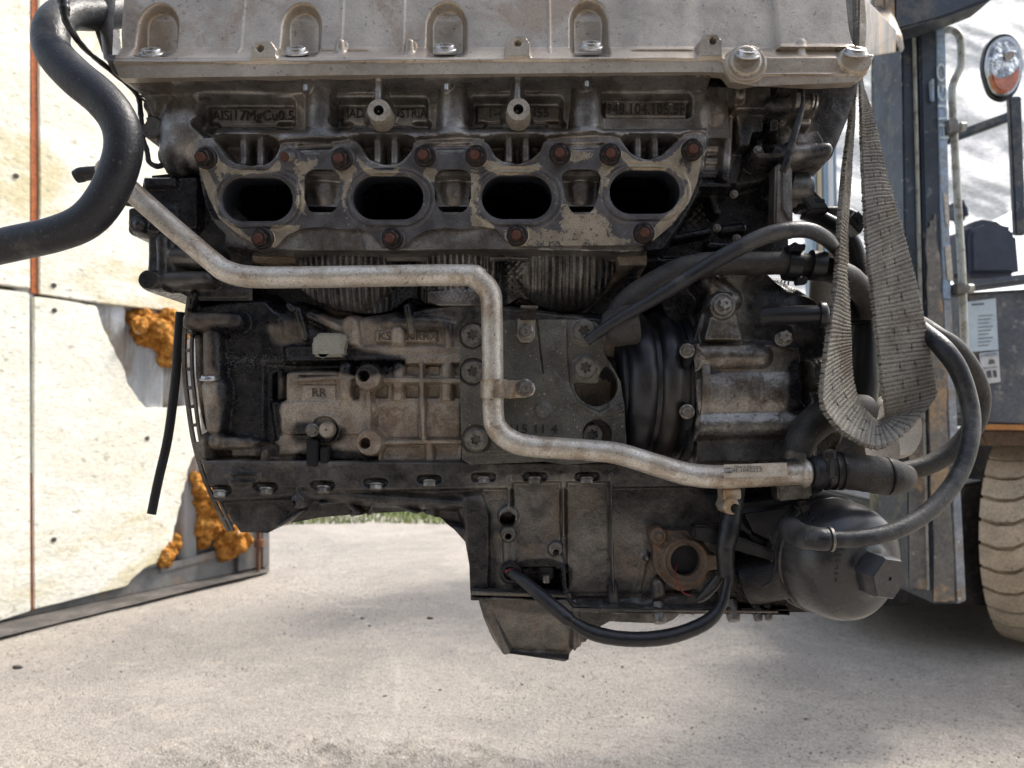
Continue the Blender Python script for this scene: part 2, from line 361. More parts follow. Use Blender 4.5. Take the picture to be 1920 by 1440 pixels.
# ================================================================ SETTING
GZ = 0.0
M['ground'] = None
def ground_material():
    m = bpy.data.materials.new('pale_yard_ground'); m.use_nodes = True; t = m.node_tree; N = t.nodes; K = t.links; b = N['Principled BSDF']
    tc = N.new('ShaderNodeTexCoord')
    def noise(s, d=8, r=.6, di=0):
        n = N.new('ShaderNodeTexNoise'); n.inputs['Scale'].default_value = s; n.inputs['Detail'].default_value = d
        n.inputs['Roughness'].default_value = r; n.inputs['Distortion'].default_value = di; K.new(tc.outputs['Object'], n.inputs['Vector']); return n.outputs['Fac']
    def ramp(f, lo, hi, a=0, bb=1):
        r = N.new('ShaderNodeMapRange'); r.interpolation_type = 'SMOOTHSTEP'
        for i, v in ((1, lo), (2, hi), (3, a), (4, bb)): r.inputs[i].default_value = v
        K.new(f, r.inputs[0]); return r.outputs[0]
    def mix(f, a, bb):
        x = N.new('ShaderNodeMix'); x.data_type = 'RGBA'
        for v, i in ((f, 0), (a, 6), (bb, 7)):
            if isinstance(v, (int, float)): x.inputs[i].default_value = v
            elif isinstance(v, tuple): x.inputs[i].default_value = (*v, 1)
            else: K.new(v, x.inputs[i])
        return x.outputs[2]
    col = mix(ramp(noise(1.3, 9, .7, .8), .32, .68), (.57, .515, .45), (.40, .365, .33))
    col = mix(ramp(noise(7, 8, .75, .3), .50, .66, 0, .7), col, (.62, .555, .475))
    col = mix(ramp(noise(28, 7, .75), .50, .66, 0, .6), col, (.31, .27, .225))
    col = mix(ramp(noise(95, 4, .75), .52, .64, 0, .7), col, (.22, .19, .16))
    col = mix(ramp(noise(170, 3, .7), .56, .66, 0, .8), col, (.74, .70, .65))
    col = mix(ramp(noise(260, 2, .7), .60, .70, 0, .8), col, (.12, .105, .095))
    # the worn arc the gate's drop bolt scratches when it swings
    sx = N.new('ShaderNodeVectorMath'); sx.operation = 'DISTANCE'; K.new(tc.outputs['Object'], sx.inputs[0]); sx.inputs[1].default_value = ARC_C
    d = N.new('ShaderNodeMath'); d.operation = 'SUBTRACT'; K.new(sx.outputs['Value'], d.inputs[0]); d.inputs[1].default_value = ARC_R
    a = N.new('ShaderNodeMath'); a.operation = 'ABSOLUTE'; K.new(d.outputs[0], a.inputs[0])
    m2 = N.new('ShaderNodeMath'); m2.operation = 'MULTIPLY'; K.new(ramp(a.outputs[0], .004, .016, 1, 0), m2.inputs[0]); K.new(ramp(noise(30, 4), .38, .6), m2.inputs[1])
    m3 = N.new('ShaderNodeMath'); m3.operation = 'MULTIPLY'; K.new(m2.outputs[0], m3.inputs[0]); m3.inputs[1].default_value = .55
    col = mix(m3.outputs[0], col, (.62, .58, .52))
    K.new(col, b.inputs['Base Color']); b.inputs['Roughness'].default_value = .9; b.inputs['Specular IOR Level'].default_value = .2
    bp = N.new('ShaderNodeBump'); bp.inputs['Strength'].default_value = 1; bp.inputs['Distance'].default_value = .012
    ad = N.new('ShaderNodeMath'); ad.operation = 'ADD'; K.new(noise(60, 6, .7), ad.inputs[0]); K.new(noise(220, 3, .6), ad.inputs[1])
    K.new(ad.outputs[0], bp.inputs['Height']); K.new(bp.outputs[0], b.inputs['Normal']); return m
def G0(px, py):      # ground point under a pixel
    a = W(px, py, 1.0); dz = a.z - CAMZ; return Vector((a.x, 1.0, 0)) * (-CAMZ / dz)
ga, gb, gc = G0(515, 1092), G0(665, 1150), G0(748, 1290)
A_ = np.array([[2 * (gb.x - ga.x), 2 * (gb.y - ga.y)], [2 * (gc.x - ga.x), 2 * (gc.y - ga.y)]])
B_ = np.array([gb.x ** 2 + gb.y ** 2 - ga.x ** 2 - ga.y ** 2, gc.x ** 2 + gc.y ** 2 - ga.x ** 2 - ga.y ** 2])
cx_, cy_ = np.linalg.solve(A_, B_); ARC_C = (cx_, cy_, 0.0); ARC_R = math.hypot(ga.x - cx_, ga.y - cy_)
M['ground'] = ground_material()
def make_ground():
    xs = np.concatenate([np.array([-80, -30, -12, -6]), np.arange(-4, 4.01, .02), np.array([6, 12, 30, 80])])
    ys = np.concatenate([np.array([-60, -20, -6, -1, .4]), np.arange(.9, 3.2, .012), np.arange(3.2, 7, .03), np.array([7.4, 8, 9, 11, 15, 25, 60, 150])])
    X, Y = np.meshgrid(xs, ys); Z = np.zeros(X.shape)
    r = np.random.default_rng(3)
    for k in range(7):
        f = 1.6 * 1.9 ** k; a = .010 / 1.75 ** k; p = r.random((4, 3)) * 6.28
        for q in range(4):
            th = p[q, 0]; Z += a * .5 * np.sin(f * (X * math.cos(th) + Y * math.sin(th)) + p[q, 1]) * np.sin(f * .7 * (Y * math.cos(th) - X * math.sin(th)) + p[q, 2])
    c = G0(640, 1432); q = ((X - c.x) / .62) ** 2 + ((Y - c.y + .05) / .17) ** 2
    clod = sum(np.sin(X * f + p) * np.sin(Y * f * 1.3 + p * 2) for f, p in ((31, 0), (57, 1), (91, 2.2), (140, .6))) * .25
    Z += np.exp(-q) * (.035 + .03 * clod)
    far = np.clip((Y - 6) / 3, 0, 1); Z = Z * (1 - far) - .004
    ny, nx = X.shape; j, i = np.meshgrid(np.arange(ny - 1), np.arange(nx - 1), indexing='ij'); a = (j * nx + i).ravel()
    faces = np.stack([a, a + 1, a + nx + 1, a + nx], 1)
    me = fastgrid('ground', np.stack([X.ravel(), Y.ravel(), Z.ravel()], 1), faces, None, 0)
    return link('ground', me, M['ground'], kind='structure')
make_ground()
M['groundstrip'] = mat('dark_strip', (.065, .06, .055), (.15, .135, .12), 8, .8, .7, 0, .6, 120, .003, fine=.3)
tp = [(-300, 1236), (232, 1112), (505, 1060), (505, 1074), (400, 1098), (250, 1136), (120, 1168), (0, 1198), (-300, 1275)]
link('ground_strip', mesh('ground_strip', [(*G0(*p).xy, .006) for p in tp], [tuple(range(len(tp)))[::-1]], 0), M['groundstrip'], kind='structure')  # thin dark strip lying on the ground along the gate foot
M['gravel'] = mat('gravel_bits', (.42, .39, .35), (.16, .145, .13), 14, .9, .8, 0, .3, 500, .001, contrast=(.42, .58))
M['stone'] = mat('dark_stone', (.045, .04, .038), (.09, .08, .07), 60, .8, .8, 0, .5, 400, .002)
def stone_geo(V, Fc, c, r, rg):
    n0 = len(V); ico = [(0, 0, 1), (.89, 0, .45), (.28, .85, .45), (-.72, .53, .45), (-.72, -.53, .45), (.28, -.85, .45), (.72, .53, -.45), (-.28, .85, -.45), (-.89, 0, -.45), (-.28, -.85, -.45), (.72, -.53, -.45), (0, 0, -1)]
    f = [(0, 1, 2), (0, 2, 3), (0, 3, 4), (0, 4, 5), (0, 5, 1), (1, 6, 2), (2, 7, 3), (3, 8, 4), (4, 9, 5), (5, 10, 1), (6, 7, 2), (7, 8, 3), (8, 9, 4), (9, 10, 5), (10, 6, 1), (11, 7, 6), (11, 8, 7), (11, 9, 8), (11, 10, 9), (11, 6, 10)]
    a = rg.uniform(0, 6.28); ca, sa = math.cos(a), math.sin(a); e = rg.uniform(.6, 1.4)
    for v in ico:
        k = rg.uniform(.75, 1.2); x, y, z = v[0] * e * k, v[1] * k, v[2] * .6 * k
        V.append((c[0] + r * (x * ca - y * sa), c[1] + r * (x * sa + y * ca), c[2] + r * z))
    Fc += [tuple(n0 + i for i in t) for t in f]
rg = random.Random(5); V = []; Fc = []
for _ in range(9000):
    y = 1.35 + 4.2 * rg.random() ** 1.7; x = rg.uniform(-.75, .75) * y; r = rg.uniform(.001, .003) * (2 if rg.random() < .03 else 1)
    stone_geo(V, Fc, (x, y, r * .15), r, rg)
link('gravel', mesh('gravel', V, Fc, 0), M['gravel'], kind='stuff')
for (px, py, r, lab) in ((30, 1253, .011, 'small black stone lying on bare ground at the left edge of the picture'),
                    (722, 1307, .006, 'small dark pebble lying on the ground below the oil pan'),
                    (678, 1160, .006, 'dark pebble beside the worn arc on the ground, nearer the engine'),
                    (692, 1174, .005, 'darker crumb of stone just below the pebble by the worn arc'),
                    (805, 1160, .009, 'flat dark stone on the ground left of the oil pan')):
    V = []; Fc = []; c = G0(px, py); stone_geo(V, Fc, (0, 0, 0), r, rg); stone_geo(V, Fc, (r * 1.1, r * .2, -r * .2), r * .7, rg)
    o = link('stone', mesh('stone', V, Fc, 0), M['stone'], M=Matrix.Translation((c.x, c.y, r * .35))); o['label'] = lab; o['category'] = 'stone'; o['group'] = 'stones scattered on the yard'
# grass strip behind the yard
M['grass'] = mat('grass_blades', (.13, .19, .045), (.22, .25, .08), 1.5, .7, .7, 0, 0)
M['turf'] = mat('turf_soil', (.16, .19, .07), (.23, .21, .12), 3, .9, .9, 0, .4, 60, .01)
link('grass_verge', mesh('grass_verge', [(-30, 5.85, .002), (30, 5.55, .002), (60, 60, .4), (-60, 60, .4)], [(0, 1, 2, 3)], 0), M['turf'], kind='structure')
V = []; Fc = []
for _ in range(16000):
    y = 5.62 + 3.4 * rg.random() ** 1.6; x = rg.uniform(-3.2, 2.6); h = rg.uniform(.03, .09) * (1 if y > 5.9 else .6); a = rg.uniform(0, 3.14); dx, dy = math.cos(a) * .005, math.sin(a) * .005
    lx, ly = rg.uniform(-.03, .03), rg.uniform(-.03, .03); n0 = len(V)
    V += [(x - dx, y - dy, 0), (x + dx, y + dy, 0), (x + dx * .6 + lx * .5, y + dy * .6 + ly * .5, h * .6), (x - dx * .6 + lx * .5, y - dy * .6 + ly * .5, h * .6), (x + lx, y + ly, h)]
    Fc += [(n0, n0 + 1, n0 + 2, n0 + 3), (n0 + 3, n0 + 2, n0 + 4)]
link('grass', mesh('grass', V, Fc, 0), M['grass'], kind='stuff')

# ================================================================ GATE LEAF with insulation boards
GA, GB = Vector((-2.0, 2.96, 0)), Vector((-1.3, 4.07, 0)); GD = (GB - GA).normalized(); GN = Vector((GD.y, -GD.x, 0))
def Gp(px, py, off=0.0):
    a = W(px, py, 1.0); ray = a - Vector((0, 0, CAMZ)); o = Vector((0, 0, CAMZ)); p0 = GA + GN * off
    return o + ray * ((p0 - o).dot(GN) / ray.dot(GN))
gate = thing('metal_gate', 'grey steel gate leaf lined with broken cream insulation boards and orange foam lumps', 'gate', (GB.x, GB.y, 0))
M['board'] = mat('cream_foam_board', (.85, .83, .75), (.78, .755, .64), 3.5, .85, .8, 0, .45, 45, .006, c3=(.68, .61, .40), sc3=1.1, spk=(.30, .28, .2), spa=.5, contrast=(.4, .62), fine=.16, str_=(1, 1, 1.8))
M['pu'] = mat('orange_foam', (.60, .29, .07), (.36, .14, .025), 26, .95, .9, 0, 1, 50, .008, spk=(.85, .70, .5), spa=.6, c3=(.40, .16, .03), sc3=14, fine=.45, spec=.1)
M['steelgrey'] = mat('galvanised_sheet', (.46, .49, .54), (.34, .36, .39), 5, .45, .55, .2, .3, 200, .001, c3=(.27, .24, .21), sc3=2.4, str_=(1, 1, .35), fine=.15)
M['frame'] = mat('gate_frame_paint', (.20, .205, .205), (.13, .13, .13), 12, .55, .6, .2, .3, 200, .001, c3=(.21, .17, .14), sc3=9)
M['orangeline'] = mat('orange_sealant', (.46, .135, .04), (.32, .085, .025), 40, .7, .7, 0, .5, 100, .003)
M['rustpin'] = mat('rusty_pin', (.22, .11, .06), (.13, .06, .035), 60, .8, .7, .3, .6, 400, .001)
def gprism(name, pts, off, th, m, bev=.004, **k):
    return prism(name, [(p[0], p[1], off) for p in pts], 0, -GN * th, m, gate, bev=bev, fn=Gp, **k)
def rag(pts, amp, n, seed, closed=True):
    r = random.Random(seed); out = []
    for i in range(len(pts) - (0 if closed else 1)):
        a = pts[i]; b = pts[(i + 1) % len(pts)]
        for k in range(n): t = k / n; out.append((a[0] + (b[0] - a[0]) * t + (r.uniform(-amp, amp) if k else 0), a[1] + (b[1] - a[1]) * t + (r.uniform(-amp, amp) if k else 0)))
    return out
# corrugated sheet
Vx = []; Fx = []; s0 = -1.6; tot = 1.6 + (GB - GA).length - .03
N_ = 260
for i in range(N_ + 1):
    s_ = s0 + tot * i / N_; ph = (s_ / .19) % 1; dp = .034 * (sstep(np.array((ph - .1) / .12)) - sstep(np.array((ph - .55) / .12)))
    p = GA + GD * s_ + GN * (float(dp) - .01); Vx += [(p.x, p.y, .11), (p.x, p.y, 2.6)]
    if i: Fx.append((2 * i - 2, 2 * i, 2 * i + 1, 2 * i - 1))
shm = mesh('metal_sheet', Vx, Fx, 40); sh = link('metal_sheet', shm, M['steelgrey'], gate)
md = sh.modifiers.new('solid', 'SOLIDIFY'); md.thickness = .002
TH = .045
gprism('insulation_board', [(-420, -200), (57, -200), (57, 541), (-420, 478)], TH, TH - .012, M['board'])
gprism('insulation_board', rag([(72, -200), (520, -200), (520, 612), (74, 551)], 1.5, 8, 2), TH, TH - .012, M['board'])
gprism('insulation_board', [(-420, 492), (56, 549), (58, 1146), (-420, 1300)], TH, TH - .012, M['board'])
broken = [(64, 556), (180, 573), (187, 592), (206, 640), (232, 690), (240, 720), (262, 752), (275, 765), (300, 765), (372, 760), (378, 800), (372, 838), (358, 868), (348, 905), (336, 955), (326, 1000), (322, 1038), (300, 1052), (262, 1074), (236, 1100), (64, 1143)]
gprism('insulation_board', rag(broken, 2.0, 4, 4), TH, TH - .012, M['board'], label='broken cream insulation board with a torn right edge')
gprism('sealant_strip', rag([(58.5, -200), (70.5, -200), (70.5, 540), (76, 552), (59, 549)], .9, 16, 6), .036, .02, M['orangeline'], bev=0)
gprism('sealant_strip', rag([(58.5, 900), (63, 880), (63.5, 1143), (58.5, 1145)], .5, 10, 7), .038, .02, M['orangeline'], bev=0)
gprism('bottom_rail', [(-420, 1254), (492, 1064), (492, 1026), (-420, 1200)], .022, .05, M['frame'], label='grey steel channel along the foot of the gate')
gprism('end_stile', [(447, 985), (504, 975), (504, 1061), (447, 1072)], .05, .05, M['frame'])
gprism('end_stile', [(492, 900), (506, 898), (506, 1061), (492, 1064)], .075, .08, M['frame'])
gprism('cross_rail', [(300, 1062), (447, 1020), (447, 1036), (300, 1075)], .030, .02, M['frame'])
for q in ((101, 535), (102, 582), (276, 822), (101, 1012), (205, 300), (30, 330)): c_ = Gp(q[0], q[1], TH + .001); link('fixing_screw', tube_mesh('fixing_screw', [c_ - GN * .01, c_ + GN * .003], .010, 12), M['stone'], gate)
pt = Gp(486, 985, .10); pb = Gp(484, 1090, .10); pb.z = .012
link('drop_bolt', tube_mesh('drop_bolt', [pt + Vector((0, 0, .05)), pt, pb], .011, 12), M['rustpin'], gate)
link('bolt_collar', tube_mesh('bolt_collar', [Gp(487, 1012, .10), Gp(487, 1024, .10)], .026, 14), M['rustpin'], gate)
def blob(name, cs, parent, m, seed, sc_=1.0):
    """an expanded-foam lump: many swollen lobes merged"""
    mb = bmesh.new(); r = random.Random(seed)
    for (px, py, rp) in cs:
        c = Gp(px, py, .02); rr = L(rp, 3.7) * sc_
        for q in range(16):
            off = Vector((r.gauss(0, .5), r.gauss(0, .5), r.gauss(0, .5))) * rr
            res = bmesh.ops.create_icosphere(mb, subdivisions=3, radius=rr * r.uniform(.42, .85))
            k1, k2, k3 = r.uniform(0, 6), r.uniform(0, 6), r.uniform(20, 40)
            for v in res['verts']:
                v.co *= 1 + .16 * math.sin(v.co.x * 70 + k1) * math.sin(v.co.z * 80 + k2) + .06 * math.sin(v.co.x * 260 + k3) * math.sin(v.co.z * 240) * math.sin(v.co.y * 250 + k1)
                v.co += c + off
    o = bm_obj(name, mb, m, parent, ang=0); rm = o.modifiers.new('skin', 'REMESH'); rm.mode = 'VOXEL'; rm.voxel_size = .007; rm.use_smooth_shade = True
    tx = bpy.data.textures.new('foam', 'CLOUDS'); tx.noise_scale = .035; tx.noise_depth = 4; dp = o.modifiers.new('crust', 'DISPLACE'); dp.texture = tx; dp.strength = .045; dp.mid_level = .5
    tx = bpy.data.textures.new('foam2', 'CLOUDS'); tx.noise_scale = .012; tx.noise_depth = 3; dp = o.modifiers.new('pits', 'DISPLACE'); dp.texture = tx; dp.strength = .016; dp.mid_level = .5
    return o
blob('foam_lump', [(272, 612, 20), (300, 615, 22), (326, 622, 20), (300, 640, 20), (318, 662, 16), (306, 675, 9)], gate, M['pu'], 1)
blob('foam_lump', [(376, 900, 14), (382, 930, 20), (398, 950, 18), (384, 972, 20), (392, 990, 17), (410, 970, 18)], gate, M['pu'], 2)
blob('foam_lump', [(428, 1010, 22), (450, 1018, 16), (412, 1002, 13)], gate, M['pu'], 3)
blob('foam_lump', [(316, 1030, 14), (305, 1050, 13), (322, 1012, 9)], gate, M['pu'], 4)
# ================================================================ ENGINE
eng = thing('car_engine', 'grimy grey car engine with four open exhaust ports, hanging in a webbing sling', 'engine', W(960, 1245, .80))
S_ = .0009
# ---- valve cover
h = HF(190, -60, 1650, 165, .665, S_, 11)
ledge = lambda y: .668 + L(112 - y, .67) * .75
h.poly([(100, -80), (1700, -80), (1700, 170), (100, 170)], .682, .001)
zz = W(960, 88, .67).z
h.Y = .6795 + np.clip(h.Z - zz, 0, 1) * .16 + .004 * np.exp(-((h.Z - zz) / .006) ** 2) * 0
# concave foot and sloping ledge
z112 = W(960, 112, .668).z
q = (h.Z - z112); led = .664 + np.clip(q, 0, 1) * .95
h.Y = np.where(q > 0, np.minimum(np.maximum(led, .664), h.Y + .003 * 0), .664)
k = .006; hh = np.clip(.5 + .5 * (h.Y - led) / k, 0, 1)
for (x0, x1, dd) in ((1448, 1475, -.008),): pass
def pocket(cx, hw, top, dd=.021):
    a, b = W(cx - hw, 112, .668).x, W(cx + hw, 112, .668).x; zt = W(cx, top + hw * 1.25, .68).z; xc = (a + b) / 2; r = (b - a) / 2
    zc = np.minimum(h.Z, zt); sd = np.hypot(h.X - xc, (h.Z - zc) * .8) - r
    t = sstep(.5 - sd / .0065); q_ = np.clip(h.Z - z112, 0, 1); up = np.clip(q_ / .05, 0, 1)
    wall = h.Y + dd * (1 - .5 * up) * (1 - .25 * np.clip((h.X - xc) / r, -1, 1) ** 2); low = .664 + q_ * 1.7
    k = .003; u_ = np.clip(.5 + .5 * (wall - low) / k, 0, 1); tgt = wall * (1 - u_) + low * u_ - k * u_ * (1 - u_)
    h.Y = np.where(h.Z > z112, h.Y * (1 - t) + tgt * t, h.Y)
for cx, hw, top in ((280, 35, 2), (556, 34, 2), (835, 35, -2), (1108, 33, -6)): pocket(cx, hw, top)
# broad raised and lowered bands of the casting
for x0, x1, dd, ww in ((1180, 1300, -.002, .02), (1452, 1600, -.007, .006), (600, 700, -.0015, .02)):
    a, b = W(x0, 50, .68).x, W(x1, 50, .68).x
    t = sstep((h.X - a) / ww + .5) * sstep((b - h.X) / ww + .5); h.Y += dd * t * (h.Z > z112 + .012)
for x in (452, 640, 755, 1030):  # faint vertical draft lines
    a = W(x, 50, .68).x; h.Y -= .0012 * np.exp(-((h.X - a) / .0012) ** 2) * (h.Z > z112 + .008)
for cx, tp, hw in ((493, 76, 25), (971, 66, 24), (1333, 62, 22)):
    h.poly([(cx - hw, 122), (cx - hw, tp + 14), (cx - hw + 9, tp), (cx + hw - 9, tp), (cx + hw, tp + 14), (cx + hw, 122)], .6615, .0016)
    h.disc((cx, tp + 22), 6, .669, .0012)
for cx in (767, 637, 1505): h.cyl((cx, 78), (cx, 106), 9, .670, 12, .004)
# lip and the corner boss at the right
h.poly([(100, 113), (640, 110), (1280, 106), (1360, 108), (1372, 122), (1420, 138), (1630, 136), (1640, 170), (100, 170)], .6625, .0016)
h.poly([(100, 121), (640, 117), (1350, 112), (1375, 132), (1420, 142), (1630, 140), (1640, 170), (100, 170)], .6645, .0008)
h.seg((1398, 116), (1402, 116), 36, .6605, .002); h.disc((1400, 112), 28, .6585, .002)
h.seg((1600, 108), (1612, 112), 26, .6605, .002)
h.cast(.0005)
h.paint('oil', [(200, 0), (250, 0), (240, 100), (210, 120)], .35, 30); h.paint('oil', [(600, 122), (1300, 118), (1300, 150), (600, 150)], .18, 10)
h.paint('oil', [(1320, 20), (1450, 60), (1430, 100), (1330, 90)], .25, 30)
h.outline([(205, -80), (206, 40), (214, 100), (212, 118), (222, 145), (640, 139), (1290, 133), (1358, 134), (1372, 152), (1420, 160), (1606, 152), (1626, 138), (1634, 112), (1612, 92), (1604, 40), (1600, -80)], .6625, 0, .011, .0022)
cover = h.build('valve_cover', M['cover'], eng)
# ---- bolts shared meshes
def bolt_meshes():
    B = {}
    a = loft('cover_bolt', [(.0125, 0), (.0125, .0016), (.0118, .0024), (.0108, .0024), (.0103, .0052), (.0096, .0060), (starr(.0052), .0060), (starr(.0050), .0032), (.001, .0032)])
    a.materials.append(M['boltw']); B['cover'] = a
    a = loft('flange_nut', [(.0100, -.002), (.0100, .0012), (.0088, .0028), (hexr(.0078), .0030), (hexr(.0078), .0086), (.0062, .0096), (.0048, .0096), (.0046, .0088), (.0044, .0122, 1), (.0036, .0132, 1)])
    a.materials.append(M['nut']); a.materials.append(M['rust']); B['nut'] = a
    a = loft('torx_bolt', [(.0106, -.001), (.0106, .0012), (.0100, .0018), (.0092, .0018), (.0092, .0058), (.0084, .0068), (starr(.0043, .2), .0068), (starr(.0041, .2), .0030, 1), (.0008, .0030, 1)])
    a.materials.append(M['bolt']); a.materials.append(M['sump']); B['torx'] = a
    a = loft('small_bolt', [(.0066, -.001), (.0066, .0010), (.0060, .0016), (starr(.0046, .1), .0018), (starr(.0046, .1), .0050), (starr(.0040, .1), .0058), (.0018, .0058), (.001, .0048)])
    a.materials.append(M['bolt']); B['small'] = a
    a = loft('cap_bolt', [(.0098, -.001), (.0098, .0012), (.0092, .0020), (.0072, .0022), (starr(.0062, .12), .0024), (starr(.0062, .12), .0080), (starr(.0054, .12), .0090), (.0022, .0090), (.002, .0075)])
    a.materials.append(M['bolt']); B['ext'] = a
    return B
B = bolt_meshes()
def bolt(kind, px, py, d, parent, axis=(0, -1, 0), s=1.0, name='bolt', spin=None, label=None):
    return link(name, B[kind], None, parent, M=aim(W(px, py, d), axis, random.uniform(0, 6) if spin is None else spin, s), label=label)
for px, py, d in ((285, 103, .6735), (557, 100, .6735), (834, 95, .6735), (1108, 90, .6735), (1401, 106, .6585), (1603, 102, .661)):
    bolt('cover', px, py, d, cover, (0, -.62, .78), .86, 'cover_bolt')
# ---- end cover at the left
h = HF(150, -60, 226, 140, .70, S_, 12)
h.poly([(140, -80), (240, -80), (240, 140), (140, 140)], .705, .001); h.cyl((190, -60), (206, 112), 26, .690, 18, .004); h.cast(.001)
h.outline([(164, -80), (168, 10), (172, 50), (186, 92), (196, 112), (212, 122), (226, 122), (226, -80)], .70, 0, .05)
h.oil += .35; h.build('end_cover', M['sump'], eng)
# ---- cylinder head
hd = HF(216, 122, 1632, 484, .70, S_, 21); h = hd
h.poly([(200, 100), (1640, 100), (1640, 500), (200, 500)], .702, .001)
# upper wall leans in
z0, z1 = W(0, 150, .7).z, W(0, 260, .7).z
h.Y += np.clip((h.Z - z1) / (z0 - z1), 0, 1) * -.008
h.Y += np.clip((z1 - h.Z) / .02, 0, 1) * .012          # falls back under the roll
h.cyl((400, 262), (1330, 258), 26, .6850, None, .008, .012)
h.dome((335, 235), 62, 80, .686, .03); h.dome((318, 270), 40, 60, .686, .03)
for cx in (597, 848, 1102): h.cyl((cx, 165), (cx, 268), 30, .6845, 36, .008, .017)
h.cyl((380, 170), (560, 150), 20, .6905, None, .012, .012)
for x0, x1, t, b in ((384, 556, 196, 238), (632, 802, 196, 236), (884, 1052, 194, 233)):
    h.rect(x0, t - 2, x1, b + 3, .7075, .005, 8); h.rect(x0 + 10, t + 6, x1 - 2, b - 3, .7035, .003, 4)
h.rect(1126, 186, 1292, 224, .7060, .005, 8); h.rect(1134, 190, 1287, 220, .7000, .002, 4); h.rect(1138, 194, 1283, 216, .7030, .0012, 3)
h.seg((385, 243), (405, 262), 8, .707, .006)
for a, b in ((385, 410), (520, 556), (632, 660), (780, 803), (884, 905), (1030, 1052)):
    h.seg(((a + b) / 2 - 10, 240), ((a + b) / 2 + 10, 240), 6, .7085, .006)
# scalloped hollow over each port with twin ribs
for cx in (470, 722, 969, 1212):
    h.poly([(cx - 66, 292), (cx - 50, 276), (cx, 273), (cx + 50, 276), (cx + 66, 292), (cx + 50, 325), (cx - 50, 325)], .712, .005, 4)
    for o in (-15, 17): h.cyl((cx + o, 262), (cx + o, 312), 6.5, .6935, 7.5, .0016)
# flange pads behind the gasket
pad = [(366, 285), (376, 262), (400, 258), (425, 290), (450, 306), (495, 306), (516, 288), (528, 268), (560, 264), (620, 264), (668, 262), (690, 292), (710, 304), (745, 304), (770, 280), (785, 262), (900, 258), (930, 290), (950, 302), (985, 302), (1012, 280), (1030, 258), (1150, 254), (1180, 280), (1200, 294), (1230, 294), (1258, 272), (1285, 250), (1318, 250), (1325, 275), (1318, 340), (1290, 400), (1240, 470), (960, 470), (470, 470), (420, 440), (385, 390)]
h.poly(pad, .6905, .003, 3)
for a, b in ((560, 620), (800, 880), (1062, 1130)): h.seg((a, 277), (b, 275), 5, .693, .003)
# openings between the ports seen through the gasket
for cx in (604, 849, 1090):
    h.rect(cx - 44, 316, cx + 44, 400, .704, .004, 8); h.dome((cx, 352), 34, 52, .700, .016, .002)
    h.rect(cx - 46, 318, cx + 46, 332, .694, .002, 2); h.rect(cx - 46, 382, cx + 46, 393, .694, .002, 2); h.rect(cx - 46, 395, cx + 46, 408, .716, .003, 2)
PORTS = ((483, 374), (728, 371), (969, 370), (1209, 360))
for cx, cy in PORTS: h.seg((cx - 25, cy), (cx + 25, cy), 46, .830, .003, at=.69)
# ribs hanging from the rail, studs
for cx in (707, 969): h.cyl((cx + 2, 148), (cx, 205), 6, .672, 9, .006); h.dome((cx, 205), 34, 26, .688, .018, .006)
for cx in (572, 838, 1100): h.dome((cx, 152), 15, 16, .677, .02, .004)
# rail under the cover
h.poly([(200, 120), (1380, 116), (1384, 158), (1640, 150), (1640, 100), (200, 100)], .6725, .002)
h.poly([(200, 120), (220, 154), (640, 148), (1290, 144), (1362, 148), (1362, 110), (200, 110)], .6705, .0018)
# right end: cam drive cover
h.poly([(1318, 150), (1430, 150), (1430, 480), (1318, 480)], .716, .006)
h.poly([(1304, 380), (1480, 330), (1480, 490), (1230, 490)], .742, .008)
h.poly([(1322, 160), (1366, 160), (1372, 258), (1366, 262), (1322, 262)], .697, .004, 0)
h.dome((1338, 206), 30, 44, .694, .02, .005)
h.poly([(1372, 150), (1452, 150), (1455, 195), (1440, 212), (1375, 210)], .690, .004); h.cyl((1390, 148), (1390, 176), 13, .680, 11, .003)
h.poly([(1380, 214), (1436, 214), (1430, 276), (1386, 276)], .699, .004)
h.cyl((1370, 215), (1362, 330), 8, .700, 10, .004)
h.poly([(1400, 268), (1470, 262), (1470, 330), (1380, 350)], .722, .006)
for y in (276, 300, 326): h.cyl((1322, y), (1362, y), 9, .712, None, .004)
h.cyl((1314, 346), (1366, 346), 5, .706, None, .002)
h.wave([(1300, 360), (1342, 355), (1338, 405), (1290, 420)], .716, 11, .0018, 50, cross=True)
h.cyl((1334, 360), (1346, 395), 8, .724, None, .004); h.cyl((1360, 430), (1392, 426), 11, .732, None, .003); h.cyl((1334, 458), (1378, 462), 8, .728, None, .003)
h.cyl((1240, 450), (1330, 432), 6, .727, None, .003)
# plate at the far right with its conical boss
h.poly([(1455, 150), (1640, 148), (1606, 196), (1566, 288), (1510, 352), (1452, 352)], .712, .004)
h.cyl((1458, 190), (1490, 188), 20, .683, 20, .004); h.cyl((1490, 192), (1518, 190), 17, .6855, 16, .0015); h.cyl((1512, 192), (1526, 191), 14, .688, 14, .001)
h.cyl((1500, 226), (1516, 226), 8, .698, 8, .002)
h.poly([(1494, 250), (1534, 242), (1546, 262), (1548, 276), (1490, 276)], .700, .003); h.cyl((1490, 282), (1552, 277), 24, .6865, 14, .004)
h.cyl((1432, 282), (1462, 282), 17, .692, 17, .002); h.cyl((1462, 282), (1492, 282), 15, .695, 15, .002)
h.rect(1430, 176, 1456, 206, .716, .004, 4); h.rect(1418, 262, 1432, 300, .716, .004, 4)
h.cast(.0008)
P_ = h.paint
P_('oil', [(225, 150), (300, 150), (330, 300), (300, 480), (230, 480)], .45, 40); P_('oil', [(560, 150), (1340, 145), (1340, 190), (560, 180)], .42, 30)
P_('oil', [(300, 300), (385, 320), (420, 440), (560, 480), (300, 480)], .72, 30); P_('oil', [(1290, 330), (1470, 330), (1475, 480), (1200, 480)], .92, 26)
